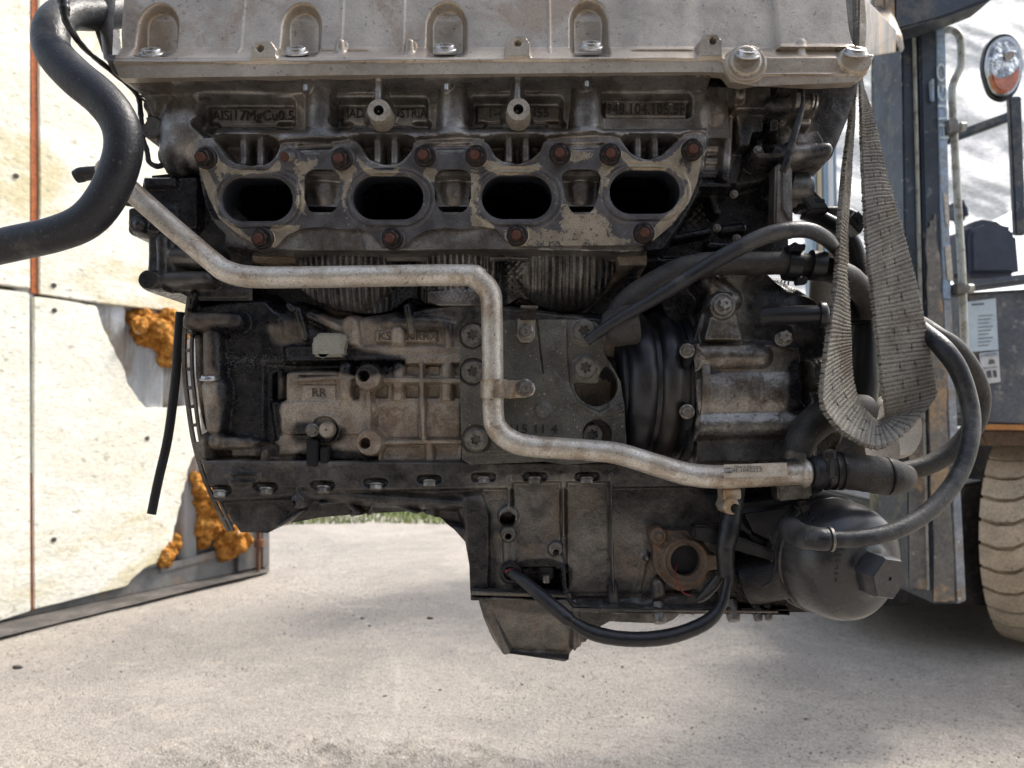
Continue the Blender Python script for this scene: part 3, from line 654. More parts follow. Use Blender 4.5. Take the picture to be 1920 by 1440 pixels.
P_('oil', [(1400, 200), (1470, 205), (1470, 340), (1380, 330)], .75, 20); P_('oil', [(1500, 150), (1620, 150), (1520, 350), (1460, 350), (1530, 240)], .62, 25)
for a, b in ((600, 650), (850, 900), (1080, 1125)): P_('oil', [(a, 195), (b, 190), (b, 240), (a, 240)], .4, 20)
for cx, cy in PORTS: P_('oil', [(cx - 72, cy - 40), (cx + 72, cy - 40), (cx + 72, cy + 40), (cx - 72, cy + 40)], 1.3, 8)  # port pockets blackened through the oil mask
for cx in (470, 722, 969, 1212): P_('oil', [(cx - 58, 270), (cx + 58, 270), (cx + 50, 300), (cx - 50, 300)], .45, 14)  # hollows darkened: oil and recess shade in one mask
P_('oil', [(370, 150), (520, 160), (560, 196), (400, 196)], .28, 20)
for a in (384, 632, 884): P_('oil', [(a - 8, 186), (a + 20, 190), (a + 10, 255), (a - 10, 255)], .5, 12); P_('oil', [(a + 20, 236), (a + 160, 234), (a + 150, 246), (a + 30, 246)], .6, 10)
h.outline([(222, 118), (224, 148), (250, 168), (272, 182), (284, 214), (300, 240), (292, 262), (306, 300), (310, 322), (330, 340), (332, 484), (1476, 484), (1478, 352), (1512, 346), (1568, 288), (1600, 212), (1626, 118)], .70, 0, .10)
head = h.build('cylinder_head', M['head'], eng)
# threaded bosses
bm_ = loft('threaded_boss', [(.0112, -.022, 0), (.0104, -.0005, 0), (.0098, .0003, 0), (.0046, .0003, 0), (.0040, -.001, 1), (.0042, -.0035, 1), (.0038, -.004, 1), (.0042, -.006, 1), (.0038, -.0065, 1), (.0036, -.014, 1)], 40)
bm_.materials.append(M['boss']); bm_.materials.append(M['hole'])
for px, py in ((710, 207), (972, 205)): link('threaded_boss', bm_, None, head, M=aim(W(px, py, .664), (0, -1, 0)))
for px, py in ((573, 172), (837, 171), (1100, 165)):
    link('stud', tube_mesh('stud', [W(px, py - 12, .672), W(px, py - 2, .672)], .0022, 12), M['boltw'], head)
text('cast_lettering', 'AlSi17MgCu0.5', 474, 217, .7028, 20, M['letter'], head, ext=.0006, sx=.92)
text('cast_lettering', 'MADE IN AUSTRIA', 720, 213, .7028, 18, M['letter'], head, ext=.0006, sx=.80)
text('cast_lettering', '1-4  211455', 972, 212, .7028, 18, M['letter'], head, ext=.0006, sx=.98)
text('cast_lettering', '948.104.105.5R', 1212, 205, .7022, 21, M['letter'], head, ext=.0006, sx=.86)
# ---- exhaust gasket plate
g = HF(360, 250, 1330, 476, .687, .0007, 31)
gout = [(369, 296), (372, 278), (386, 272), (402, 276), (412, 292), (424, 310), (444, 319), (500, 319), (516, 306), (524, 288), (541, 277), (556, 280), (572, 289), (606, 291), (622, 284), (636, 275), (656, 277), (668, 292), (686, 310), (705, 318), (738, 318), (762, 302), (776, 280), (795, 271), (812, 277), (826, 290), (860, 291), (874, 279), (892, 271), (912, 278), (926, 298), (944, 312), (985, 313), (1008, 300), (1026, 276), (1048, 267), (1068, 276), (1085, 285), (1112, 284), (1128, 272), (1146, 267), (1166, 273), (1182, 292), (1202, 303), (1226, 303), (1252, 286), (1276, 264), (1300, 258), (1315, 264), (1316, 290), (1308, 340), (1292, 380), (1262, 420), (1226, 450), (1204, 460), (1130, 460), (1040, 461), (962, 462), (944, 446), (930, 430), (900, 424), (870, 430), (836, 427), (800, 432), (774, 446), (758, 464), (736, 470), (714, 460), (700, 440), (676, 428), (640, 430), (604, 425), (566, 428), (536, 442), (516, 464), (493, 470), (474, 456), (440, 434), (412, 410), (392, 372), (378, 330)]
g.poly([(300, 200), (1400, 200), (1400, 500), (300, 500)], .6868, .001)
for cx, cy in PORTS:
    for r, dd in ((62, .6858), (57, .6868), (53, .6848), (46, .6872)): g.seg((cx - 25, cy), (cx + 25, cy), r, dd, .0011)
for cx, cy in ((387, 297), (541, 297), (641, 297), (797, 291), (893, 292), (1050, 287), (1144, 288), (1297, 280), (493, 447), (736, 447), (970, 440), (1207, 436)):
    g.disc((cx, cy), 21, .6852, .0015)
g.cast(.0002)
for pl in ([(405, 292), (425, 312), (500, 322), (520, 300), (516, 322), (420, 324)], [(374, 320), (392, 325), (408, 372), (405, 400), (388, 372)], [(402, 402), (440, 424), (485, 462), (455, 450), (412, 420)],
           [(672, 296), (700, 318), (745, 320), (735, 328), (690, 326)], [(796, 322), (815, 318), (822, 335), (806, 340)], [(900, 300), (930, 305), (985, 314), (1010, 305), (1000, 322), (930, 324)], [(1165, 285), (1200, 304), (1250, 300), (1290, 262), (1260, 312), (1190, 318)],
           [(1296, 320), (1312, 262), (1314, 300), (1300, 360), (1250, 430), (1215, 455), (1230, 425), (1275, 380)], [(508, 430), (560, 425), (540, 445), (515, 464)], [(890, 405), (925, 424), (912, 430), (886, 420)]):
    g.paint('cream', pl, .95, 9)
for pl in ([(560, 330), (576, 350), (572, 400), (556, 380)], [(960, 428), (1130, 440), (1190, 456), (1130, 462), (965, 461)], [(1060, 380), (1130, 400), (1140, 440), (1060, 430)], [(880, 330), (900, 320), (896, 420), (882, 400)], [(1120, 310), (1150, 300), (1140, 340), (1128, 380)], [(640, 310), (668, 318), (650, 360), (644, 400)],
           [(1066, 285), (1110, 285), (1100, 300), (1070, 305)], [(560, 300), (600, 300), (590, 320), (560, 330)], [(1250, 300), (1290, 310), (1285, 340), (1262, 320)], [(400, 320), (430, 322), (410, 350)]):
    g.paint('cream', pl, .42, 14)
g.outline(gout, .687, 0, .003, .0010)
for cx, cy in PORTS:
    g.cut([(cx - 25 + 40 * math.cos(a) if abs(a) > 0 else 0, cy) for a in ()] or [(cx + (25 if math.cos(a) > 0 else -25) + 41 * math.cos(a), cy + 41 * math.sin(a)) for a in np.linspace(.001, 6.28, 40)], .687, 0, .004, .0010)
for cx, w0, w1 in ((604, 33, 34), (849, 34, 34), (1090, 37, 30)):
    g.cut([(cx - w0, 330), (cx - w0 + 8, 320), (cx - 16, 317), (cx + 16, 317), (cx + w0 - 8, 320), (cx + w0, 330), (cx + w1, 372), (cx + w1 - 8, 392), (cx + 14, 402), (cx - 14, 402), (cx - w1 + 8, 392), (cx - w1, 372)], .687, 0, .003, .0010)
PB = []
for cx, cy in PORTS:
    ring = []
    outl = [(cx + (25 if math.cos(a) > 0 else -25) + 43 * math.cos(a), cy + 43 * math.sin(a)) for a in np.linspace(.001, 6.28, 41)[:-1]]
    V = []; Fc = []; n = len(outl)
    for kk, (dd, up) in enumerate(((.689, 0), (.71, 0), (.74, .006), (.77, .016), (.80, .032))):
        for p in outl: w0 = W(p[0], p[1], .689); V.append((w0.x, dd, w0.z + up))
        if kk:
            for q_ in range(n): Fc.append(((kk - 1) * n + q_, (kk - 1) * n + (q_ + 1) % n, kk * n + (q_ + 1) % n, kk * n + q_))
    Fc.append(tuple(4 * n + q_ for q_ in range(n)))
    link('port_bore', mesh('port_bore', V, Fc, 40), M['portblack'], head)
gask = g.build('exhaust_gasket', M['gasket'], eng)
for i, (cx, cy) in enumerate(((387, 297), (641, 299), (797, 293), (893, 293), (1050, 289), (1144, 290), (1297, 282), (493, 447), (736, 447), (970, 441), (1207, 437))):
    bolt('nut', cx, cy, .6845, gask, (-.10 + .01 * (i % 3), -1, -.22), 1.0, 'stud_nut')
link('bare_stud', loft('bare_stud', [(.0046, -.01, 0), (.0046, .009, 0), (.0040, .010, 1), (.002, .0101, 1)], 24), [M['boltw'], M['rust']], gask, M=aim(W(543, 294, .684), (-.25, -1, -.35)))
# ---- engine block
b = HF(336, 444, 1215, 890, .715, S_, 41); h = b
h.poly([(300, 400), (1300, 400), (1300, 900), (300, 900)], .722, .001)
h.poly([(340, 440), (1250, 440), (1250, 600), (340, 600)], .744, .01)
h.poly([(470, 448), (1200, 448), (1200, 462), (470, 466)], .716, .004)
h.poly([(470, 462), (548, 462), (562, 496), (470, 496)], .7115, .003)
h.poly([(1150, 470), (1224, 462), (1230, 500), (1160, 502)], .706, .004, 0)
# crankcase upper: shoulders
h.poly([(690, 590), (870, 560), (1215, 600), (1215, 680), (520, 680), (560, 625), (640, 610)], .7135, .012)
h.dome((540, 615), 72, 52, .7105, .03, .008); h.cyl((556, 580), (572, 634), 8, .7085, 6, .006); h.cyl((580, 590), (640, 618), 9, .709, 7, .008); h.cyl((546, 578), (540, 572), 8, .705, 6, .004)
h.cyl((655, 606), (660, 668), 16, .704, 20, .010); h.rect(698, 616, 824, 645, .7145, .004, 4); h.rect(703, 620, 820, 641, .7105, .003, 3)
h.dome((745, 605), 44, 22, .706, .02, .004); h.cyl((744, 622), (745, 648), 13, .7005, 12, .002); h.cyl((762, 574), (771, 622), 6, .7015, 6, .003); h.cyl((840, 612), (842, 655), 8, .706, 8, .004)
h.dome((800, 604), 56, 16, .7055, .012, .003)
h.rect(516, 648, 868, 674, .7085, .006, 4)
h.poly([(340, 672), (868, 668), (868, 682), (340, 690)], .7075, .003)
# bell side, oily
h.poly([(352, 570), (500, 560), (530, 600), (540, 700), (524, 860), (360, 870), (345, 700)], .716, .008)
h.rect(410, 560, 505, 832, .7135, .02, 12)
h.cyl((352, 601), (438, 600), 16, .694, 15, .003); h.cyl((360, 640), (362, 860), 16, .7015, 16, .006)
h.cyl((392, 628), (394, 700), 18, .698, 20, .004); h.cyl((396, 728), (398, 800), 27, .696, 17, .004); h.dome((396, 740), 29, 40, .695, .02, .003)
h.cyl((368, 829), (372, 858), 14, .693, 12, .003); h.cyl((378, 830), (462, 832), 15, .700, 14, .003); h.dome((398, 828), 15, 15, .692, .01, .002)
h.cyl((462, 828), (578, 834), 3.2, .7035, 3.2, .0015); h.cyl((350, 575), (360, 550), 10, .705, 8, .004)
# cavity edge and clean side panel
h.poly([(500, 682), (760, 680), (760, 700), (640, 705), (520, 700), (510, 760), (524, 850), (500, 850)], .7195, .006)
h.poly([(520, 700), (600, 694), (868, 686), (868, 876), (530, 870), (524, 770)], .7105, .004)
h.rect(516, 700, 545, 752, .726, .004, 5); h.cyl((524, 698), (524, 745), 5, .712, 5, .002)
h.rect(535, 697, 660, 752, .7055, .005, 10); h.rect(556, 716, 634, 752, .7085, .002, 3); h.rect(562, 704, 632, 714, .7085, .002, 2); h.rect(565, 722, 630, 750, .7062, .0012, 2)
h.cyl((646, 690), (646, 756), 13, .700, 13, .003); h.seg((556, 712), (662, 706), 4, .7025, .0014)
h.seg((536, 768), (690, 764), 16, .7045, .005); h.rect(524, 758, 694, 818, .7045, .006, 20)
for cx in (682, 746, 838): h.cyl((cx, 690), (cx, 748), 12, .7045, 12, .002)
for x0, x1 in ((664, 676), (706, 728), (762, 786), (802, 824), (854, 864)):
    h.rect(x0, 686, x1, 704, .7155, .0016, 3); h.rect(x0, 722, x1, 746, .7165, .0016, 3)
for x0, x1 in ((728, 736),): h.rect(x0, 686, x1, 746, .712, .002, 2)
h.rect(520, 816, 700, 880, .7075, .004, 4)
h.seg((700, 712), (868, 714), 5, .7015, .0016); h.seg((789, 684), (795, 828), 5, .7015, .0018); h.seg((690, 730), (692, 806), 5, .7, .0016)
h.rect(708, 752, 784, 820, .7095, .002, 4); h.rect(800, 752, 862, 820, .7095, .002, 4)
h.seg((706, 830), (868, 828), 4.5, .7035, .0016); h.rect(722, 838, 790, 858, .712, .0016, 3); h.rect(818, 838, 862, 858, .712, .0016, 3); h.cyl((804, 834), (806, 866), 8, .7045, 9, .002)
h.seg((712, 840), (712, 868), 4, .7035, .0016)
for p in ((690, 707), (692, 830)):
    h.disc(p, 26, .6955, .004); h.disc((p[0] - 1, p[1]), 24.5, .6905, .0018); h.disc((p[0] - 1, p[1]), 9, .709, .0014)
# sensor seat
h.disc((610, 806), 29, .7015, .003); h.disc((610, 806), 25, .7065, .0015); h.disc((585, 808), 13, .7015, .002)
h.poly([(340, 864), (560, 852), (700, 872), (868, 868), (1215, 868), (1215, 900), (340, 900)], .7095, .004)
h.cyl((495, 850), (492, 884), 8, .703, 8, .003); h.rect(432, 842, 484, 858, .704, .004, 4)
for i in range(90): pass
h.cast(.0008)
P_ = h.paint
P_('oil', [(340, 500), (520, 540), (660, 650), (760, 676), (700, 706), (540, 700), (530, 760), (528, 850), (600, 850), (640, 890), (340, 890)], 1.25, 22)
P_('oil', [(380, 690), (420, 700), (424, 820), (372, 820)], .32, 14); P_('oil', [(375, 620), (410, 620), (410, 690), (378, 690)], .5, 10); P_('oil', [(350, 585), (440, 588), (440, 614), (350, 614)], .55, 8)
P_('oil', [(380, 818), (470, 820), (560, 850), (560, 876), (380, 870)], .5, 14)
P_('oil', [(500, 590), (560, 580), (580, 640), (510, 650)], .5, 20)
P_('oil', [(660, 570), (960, 545), (1160, 600), (960, 640), (740, 620)], .62, 30); P_('oil', [(700, 575), (780, 575), (800, 590), (700, 600)], .8, 16)
P_('oil', [(546, 700), (640, 700), (640, 740), (552, 745)], .05, 16); P_('oil', [(560, 790), (650, 800), (640, 830), (560, 830)], .75, 14); P_('oil', [(580, 840), (700, 850), (690, 886), (560, 880)], .8, 14)
P_('oil', [(590, 450), (770, 450), (780, 560), (720, 590), (600, 580)], .34, 24); P_('oil', [(735, 450), (790, 450), (800, 560), (740, 580)], .8, 12); P_('oil', [(932, 452), (955, 452), (955, 560), (930, 560)], .8, 8)
P_('oil', [(350, 450), (545, 460), (570, 520), (600, 590), (480, 600), (340, 540)], .9, 24)
P_('oil', [(480, 462), (545, 462), (556, 494), (480, 494)], .25, 8); P_('oil', [(1140, 540), (1200, 500), (1215, 600), (1100, 600)], 1, 20)
h.outline([(330, 444), (356, 560), (346, 578), (345, 626), (364, 634), (366, 700), (373, 770), (382, 830), (372, 828), (374, 852), (388, 892), (1215, 892), (1215, 444)], .70, 0, .06)
block = h.build('engine_block', M['block'], eng)
text('cast_lettering', 'RR', 598, 737, .7060, 17, M['letter2'], block, ext=.0007)
text('cast_lettering', 'KS  200RRX', 765, 631, .7102, 16, M['letter2'], block, ext=.0007)
h = HF(480, 448, 1180, 600, .715, S_, 43)
h.poly([(300, 400), (1300, 400), (1300, 700), (300, 700)], .728, .001)
for cx, ww, ry in ((640, 112, 118), (856, 84, 104), (1062, 106, 116)):
    h.cyl((cx, 400), (cx, 478), ww, .7085, ww * .98, .005, .024); h.dome((cx, 470), ww, ry, .7085, .024, .005, .5)
h.cast(.0008)
h.wave([(540, 440), (742, 440), (742, 600), (540, 600)], .712, 11.5, .0030, 0, sharp=.8); h.wave([(772, 440), (936, 440), (936, 600), (772, 600)], .712, 11.5, .0030, 0, sharp=.8); h.wave([(988, 440), (1170, 440), (1170, 600), (988, 600)], .712, 13, .0028, 0, sharp=.8)
h.wave([(948, 470), (984, 470), (984, 545), (948, 540)], .714, 9, .0022, 45, cross=True); h.wave([(742, 486), (770, 486), (770, 552), (742, 552)], .716, 9, .0022, 45, cross=True)
h.poly([(800, 544), (905, 540), (930, 575), (800, 575)], .712, .003); h.wave([(810, 546), (900, 546), (890, 570), (815, 560)], .714, 7, .0010, 30, cross=True)
h.paint('oil', [(540, 448), (760, 448), (770, 520), (560, 520)], .38, 24); h.paint('oil', [(500, 520), (760, 530), (760, 600), (560, 600)], .55, 24); h.paint('oil', [(735, 450), (785, 450), (785, 600), (735, 600)], .9, 12); h.paint('oil', [(930, 448), (950, 448), (950, 600), (930, 600)], .9, 8); h.paint('oil', [(1130, 448), (1180, 448), (1180, 600), (1110, 600)], .8, 20)
h.paint('oil', [(980, 545), (1140, 545), (1100, 600), (1000, 600)], .5, 14); h.paint('oil', [(480, 448), (1180, 446), (1180, 462), (480, 466)], .7, 8)
h.outline([(500, 450), (1176, 450), (1160, 490), (1138, 540), (1100, 574), (1050, 582), (1008, 568), (975, 552), (930, 578), (860, 580), (800, 566), (765, 552), (740, 572), (700, 584), (620, 576), (566, 546), (530, 505)], .712, 2, .02)
h.build('ribbed_heat_shield', M['shield'], eng)
# wet oil beads on the parting line
V = []; Fc = []; ro = random.Random(9)
for _ in range(520):
    u = ro.random()
    if u < .5: px, py = ro.gauss(470, 40), ro.gauss(676, 6)
    elif u < .8: px, py = ro.gauss(430, 12), ro.gauss(655, 26)
    else: px, py = ro.gauss(458, 8), ro.gauss(695, 12)
    c = W(px, py, .709 - .0006); stone_geo(V, Fc, c, ro.uniform(.0003, .0009), ro)
M['wet'] = mat('wet_oil_beads', (.10, .10, .11), (.05, .05, .055), 200, .12, .2, 0, 0, spec=.9)
link('oil_beads', mesh('oil_beads', V, Fc, 0), M['wet'], block, kind='stuff')
# dark web/backing body of the engine behind the reliefs
def body(name, pts, d, th, m): return prism(name, pts, d, th, m, eng, .003)
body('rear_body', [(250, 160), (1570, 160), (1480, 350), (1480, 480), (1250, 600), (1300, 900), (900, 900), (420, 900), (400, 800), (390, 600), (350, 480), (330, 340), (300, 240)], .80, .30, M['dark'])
# ---- left side: auxiliary housing
h = HF(232, 316, 470, 560, .70, S_, 51)
h.poly([(200, 300), (500, 300), (500, 600), (200, 600)], .712, .001); h.rect(262, 330, 372, 430, .700, .004, 6); h.rect(236, 386, 330, 442, .698, .006, 10); h.disc((256, 420), 16, .692, .003); h.dome((256, 418), 10, 10, .689, .006)
h.rect(272, 440, 330, 548, .702, .008, 10); h.cyl((300, 445), (302, 520), 13, .694, 11, .003); h.cyl((272, 525), (380, 522), 18, .692, 17, .003); h.disc((278, 524), 20, .690, .003)
h.cyl((318, 478), (400, 484), 18, .698, 20, .003); h.rect(320, 540, 470, 560, .71, .004, 6); h.rect(268, 332, 330, 350, .693, .003, 3)
h.cast(.0012); h.oil += .62; h.paint('oil', [(320, 465), (400, 470), (400, 500), (320, 500)], .2, 10); h.paint('oil', [(262, 330), (370, 330), (370, 430), (262, 430)], 1.1, 8); h.paint('oil', [(320, 510), (380, 510), (380, 540), (320, 540)], .3, 8)
h.outline([(274, 322), (310, 318), (372, 326), (470, 420), (470, 560), (356, 560), (330, 546), (276, 546), (264, 530), (268, 508), (274, 500), (272, 446), (246, 440), (236, 420), (238, 384), (262, 370)], .70, 0, .08)
h.build('auxiliary_housing', M['sump'], eng)
h = HF(262, 190, 330, 330, .70, S_, 52)
h.poly([(200, 150), (400, 150), (400, 400), (200, 400)], .706, .001); h.disc((284, 238), 23, .697, .003); h.disc((283, 240), 8, .716, .0015); h.disc((278, 196), 12, .699, .003); h.cyl((300, 270), (306, 320), 12, .698, 12, .003); h.cast(.001); h.oil += .45
h.outline([(268, 190), (290, 186), (300, 214), (330, 214), (330, 330), (316, 326), (298, 300), (296, 288), (306, 272), (300, 258), (280, 262), (266, 252), (262, 232), (272, 216)], .70, 0, .05)
h.build('lifting_eye', M['sump'], eng)
# flex plate ring at the bell end
rail = [(352, 548), (342, 620), (341, 690), (348, 760), (359, 830), (378, 895), (404, 955), (424, 996)]
rail2 = [(372, 548), (362, 620), (361, 690), (368, 760), (378, 830), (396, 895), (420, 955), (438, 996)]
fx = bpy.data.meshes.new('flex_plate'); A1 = spl(rail, 6); A2 = spl(rail2, 6); V = []; Fc = []
def strip(A, Bq, d0, th):
    n0 = len(V)
    for a, c in zip(A, Bq): V.extend([W(a[0], a[1], d0), W(c[0], c[1], d0), W(c[0], c[1], d0) + Vector((0, th, 0)), W(a[0], a[1], d0) + Vector((0, th, 0))])
    for i in range(len(A) - 1):
        for k in range(4): Fc.append((n0 + 4 * i + k, n0 + 4 * i + (k + 1) % 4, n0 + 4 * i + 4 + (k + 1) % 4, n0 + 4 * i + 4 + k))
strip([(a[0], a[1]) for a in A1], [(a[0] + 6.5, a[1]) for a in A1], .715, .004); strip([(a[0] - 5, a[1]) for a in A2], [(a[0], a[1]) for a in A2], .715, .004)
link('flex_plate', mesh('flex_plate', V, Fc, 30), M['sump'], eng)
for i in range(12):
    y = 585 + i * 35; k = min(range(len(A1)), key=lambda q: abs(A1[q][1] - y)); x = A1[k][0]
    prism('flex_plate_rung', [(x + 4, y), (x + 14, y - 1.5), (x + 14, y + 5), (x + 4, y + 6)], .7155, .003, M['sump'], eng, 0)
# ---- bedplate and upper sump
h = HF(372, 862, 1560, 1170, .70, S_, 61)
h.poly([(300, 800), (1700, 800), (1700, 1200), (300, 1200)], .705, .001)
h.poly([(300, 860), (870, 866), (1560, 868), (1560, 912), (870, 918), (300, 930)], .6955, .004)
h.poly([(300, 925), (560, 915), (870, 938), (870, 952), (700, 945), (560, 930), (420, 945)], .699, .006)
h.poly([(380, 940), (560, 932), (700, 950), (860, 955), (870, 985), (800, 970), (640, 978), (520, 1000), (430, 1010)], .716, .005)
for p, q in (((520, 988), (566, 958)), ((640, 934), (670, 962)), ((690, 966), (700, 944)), ((740, 945), (780, 962)), ((805, 968), (806, 948)), ((600, 945), (640, 940))): h.cyl(p, q, 3, .7035, 3, .002)
h.cyl((666, 966), (666, 975), 12, .704, 12, .004); h.cyl((806, 962), (806, 974), 12, .704, 12, .004)
h.disc((557, 941), 15, .690, .003); h.disc((557, 941), 4.5, .705, .001); h.seg((557, 915), (557, 930), 4, .692, .002)
for x, y in ((414, 917), (500, 912), (607, 909), (706, 904), (806, 898), (907, 894), (1003, 893), (1100, 893)):
    h.seg((x - 15, y), (x + 15, y), 7, .702, .003)
h.rect(430, 886, 486, 905, .692, .002, 4); h.rect(434, 890, 482, 901, .695, .0015, 3)
# sump side walls
h.poly([(868, 930), (905, 925), (918, 960), (922, 1110), (876, 1110), (872, 1000)], .700, .006)
h.poly([(905, 918), (1500, 912), (1560, 1000), (1560, 1150), (916, 1120), (920, 970)], .7045, .004)
h.poly([(962, 905), (1052, 903), (1052, 1060), (1050, 1064), (966, 1064)], .7005, .003); h.poly([(1062, 903), (1142, 903), (1144, 1120), (1064, 1120)], .702, .003)
h.seg((1056, 892), (1057, 1005), 2.6, .696, .0015); h.seg((1146, 890), (1150, 1112), 3, .694, .0015); h.cyl((1150, 1100), (1152, 1140), 9, .696, 11, .002)
h.seg((955, 894), (954, 955), 3, .697, .0015); h.cyl((953, 985), (955, 1050), 12, .699, 12, .006)
h.disc((953, 968), 19, .695, .003); h.disc((952, 968), 13, .720, .0015); h.disc((953, 1002), 15, .6935, .002); h.disc((953, 1002), 4.5, .706, .001)
h.disc((1042, 1030), 14, .6945, .002); h.disc((1041, 1032), 4.5, .706, .001); h.cyl((1044, 1040), (1050, 1062), 12, .699, 12, .003)
h.rect(976, 1062, 1058, 1110, .724, .004, 4); h.cyl((1056, 1062), (1060, 1125), 5, .697, 5, .002)
h.cyl((1236, 1098), (1238, 1136), 13, .694, 14, .002); h.dome((1214, 1048), 7, 7, .698, .006); h.cyl((1210, 1040), (1192, 1120), 9, .7035, 9, .004)
h.poly([(1120, 1140), (1300, 1110), (1340, 1140), (1330, 1150), (1120, 1150)], .699, .008)
h.poly([(1340, 880), (1560, 900), (1560, 1130), (1400, 1120)], .722, .01)
h.cast(.0009)
# flange seam above the pan: three stacked lips
seam = [(884, 1112), (1060, 1118), (1075, 1136), (1150, 1140), (1300, 1142), (1345, 1140), (1480, 1144)]
for o, dd in ((0, .691), (5, .694), (9, .690)):
    for i in range(len(seam) - 1): h.seg((seam[i][0], seam[i][1] + o), (seam[i + 1][0], seam[i + 1][1] + o), 2.6, dd, .0012)
P_ = h.paint; h.oil += .12
P_('oil', [(370, 870), (640, 870), (860, 880), (880, 1000), (600, 1000), (400, 1010)], .55, 26); P_('oil', [(640, 868), (1300, 872), (1300, 890), (640, 890)], .55, 10)
P_('oil', [(870, 960), (925, 960), (930, 1110), (870, 1110)], .7, 16); P_('oil', [(970, 1055), (1065, 1055), (1060, 1115), (970, 1115)], 1.1, 8); P_('oil', [(1300, 880), (1560, 900), (1560, 1130), (1330, 1130), (1340, 980)], 1.1, 30)
P_('oil', [(1140, 900), (1320, 900), (1340, 1000), (1180, 980)], .6, 40); P_('oil', [(1080, 1090), (1250, 1090), (1350, 1140), (1080, 1140)], .5, 20)
P_('oil', [(1000, 1010), (1110, 1000), (1100, 1060), (1060, 1056)], .0, 16); P_('oil', [(930, 965), (975, 965), (975, 1050), (935, 1050)], .3, 10)
h.outline([(384, 862), (392, 900), (404, 950), (420, 975), (440, 1003), (495, 1003), (520, 988), (590, 975), (665, 968), (760, 963), (806, 966), (828, 978), (850, 994), (872, 1018), (880, 1060), (882, 1128), (1064, 1132), (1074, 1150), (1300, 1152), (1480, 1154), (1500, 1140), (1560, 1130), (1560, 862)], .70, 0, .14)
bed = h.build('sump_upper_casting', M['sump'], eng)
bh = loft('flange_screw', [(.0058, 0), (.0058, .0012), (hexr(.0052), .0014), (hexr(.0052), .0046), (.004, .005), (.001, .005)], 36); bh.materials.append(M['bolt'])
for x, y in ((414, 919), (500, 914), (607, 911), (706, 906), (806, 900), (907, 895), (1003, 895), (1100, 895)):
    link('flange_screw', bh, None, bed, M=aim(W(x, y + 2, .6985), (0, -.35, -1), random.random(), 1.15))
prism('sump_gasket_edge', [(884, 1108), (1064, 1116), (1064, 1121), (884, 1116)], .6893, .02, M['sump'], bed, .0005)
prism('sump_gasket_edge', [(1074, 1140), (1300, 1144), (1460, 1146), (1460, 1150), (1074, 1147)], .6888, .02, M['sump'], bed, .0005)
# ---- oil pan
h = HF(885, 1110, 1500, 1262, .70, S_, 71)
h.poly([(800, 1000), (1600, 1000), (1600, 1300), (800, 1300)], .698, .001); z0 = W(0, 1120, .7).z
h.Y += np.clip(z0 - h.Z, 0, 1) * .35
h.poly([(1072, 1110), (1600, 1110), (1600, 1300), (1086, 1300), (1076, 1210)], .712, .006)
h.cyl((1078, 1130), (1082, 1215), 6, .700, 8, .006); h.seg((950, 1232), (1066, 1240), 6, .710, .004); h.cyl((906, 1130), (948, 1222), 9, .702, 8, .01)
h.cast(.0014); h.paint('oil', [(1060, 1130), (1200, 1140), (1200, 1180), (1080, 1200)], .4, 20); h.oil += .1; h.paint('oil', [(900, 1118), (1060, 1125), (1040, 1150), (960, 1150)], .45, 12)
h.outline([(896, 1112), (898, 1128), (906, 1160), (922, 1202), (934, 1224), (948, 1232), (1000, 1238), (1060, 1247), (1068, 1243), (1082, 1214), (1100, 1210), (1120, 1186), (1146, 1172), (1250, 1176), (1266, 1170), (1290, 1150), (1320, 1146), (1480, 1150), (1480, 1112)], .70, 0, .2, .0024)
pan = h.build('oil_pan', M['sump2'] if 'sump2' in M else M['sump'], eng)
for x, y, r in ((1236, 1156, 13), (1374, 1152, 13), (1420, 1152, 9), (1440, 1150, 8)):
    link('pan_screw', loft('pan_screw', [(L(r, .69), -.012), (L(r, .69), .002), (L(r * .8, .69), .006), (.001, .007)], 20), M['sump'], pan, M=aim(W(x, y, .694), (0, -.6, -1)))
# ---- mounting bracket
h = HF(850, 570, 1195, 890, .684, .0008, 81)
h.poly([(800, 500), (1300, 500), (1300, 950), (800, 950)], .685, .001)
h.poly([(1062, 590), (1140, 590), (1140, 780), (1120, 770), (1085, 755), (1068, 720), (1063, 660)], .6885, .002)
h.poly([(860, 850), (1172, 846), (1172, 900), (860, 900)], .688, .004); h.seg((1006, 600), (1018, 700), 1.2, .6875, .0012)
h.poly([(1040, 700), (1075, 750), (1125, 785), (1180, 770), (1180, 740), (1120, 775), (1080, 750)], .6825, .004)
h.disc((1018, 770), 15, .6822, .003)
for p, r in (((886, 629), 25), ((887, 697), 25), ((893, 824), 27), ((1096, 622), 26), ((1097, 690), 25)): h.disc(p, r, .6875, .0015)
h.cast(.0006); h.paint('oil', [(870, 720), (900, 720), (900, 800), (866, 800)], .3, 20); h.paint('oil', [(1130, 760), (1190, 740), (1190, 870), (1140, 870)], .45, 24); h.paint('oil', [(900, 840), (1100, 840), (1160, 880), (880, 880)], .3, 14)
h.paint('oil', [(1000, 620), (1060, 620), (1060, 720), (960, 700)], .22, 30)
h.outline([(868, 606), (960, 600), (1098, 598), (1120, 604), (1134, 628), (1132, 660), (1150, 690), (1164, 716), (1170, 760), (1176, 840), (1168, 864), (1060, 872), (1020, 866), (880, 872), (866, 862), (862, 720), (861, 616)], .684, 0, .012, .0012)
h.cut([(1078, 718), (1082, 738), (1098, 756), (1122, 762), (1148, 750), (1159, 728), (1155, 704), (1138, 686), (1126, 700), (1118, 718)], .684, 4, .012, .0012)
h.cut([(1120 + 28 * math.cos(a), 814 + 28 * math.sin(a)) for a in np.linspace(0, 6.1, 24)], .684, 0, .012, .0012)
brk = h.build('mounting_bracket', M['bracket'], eng)
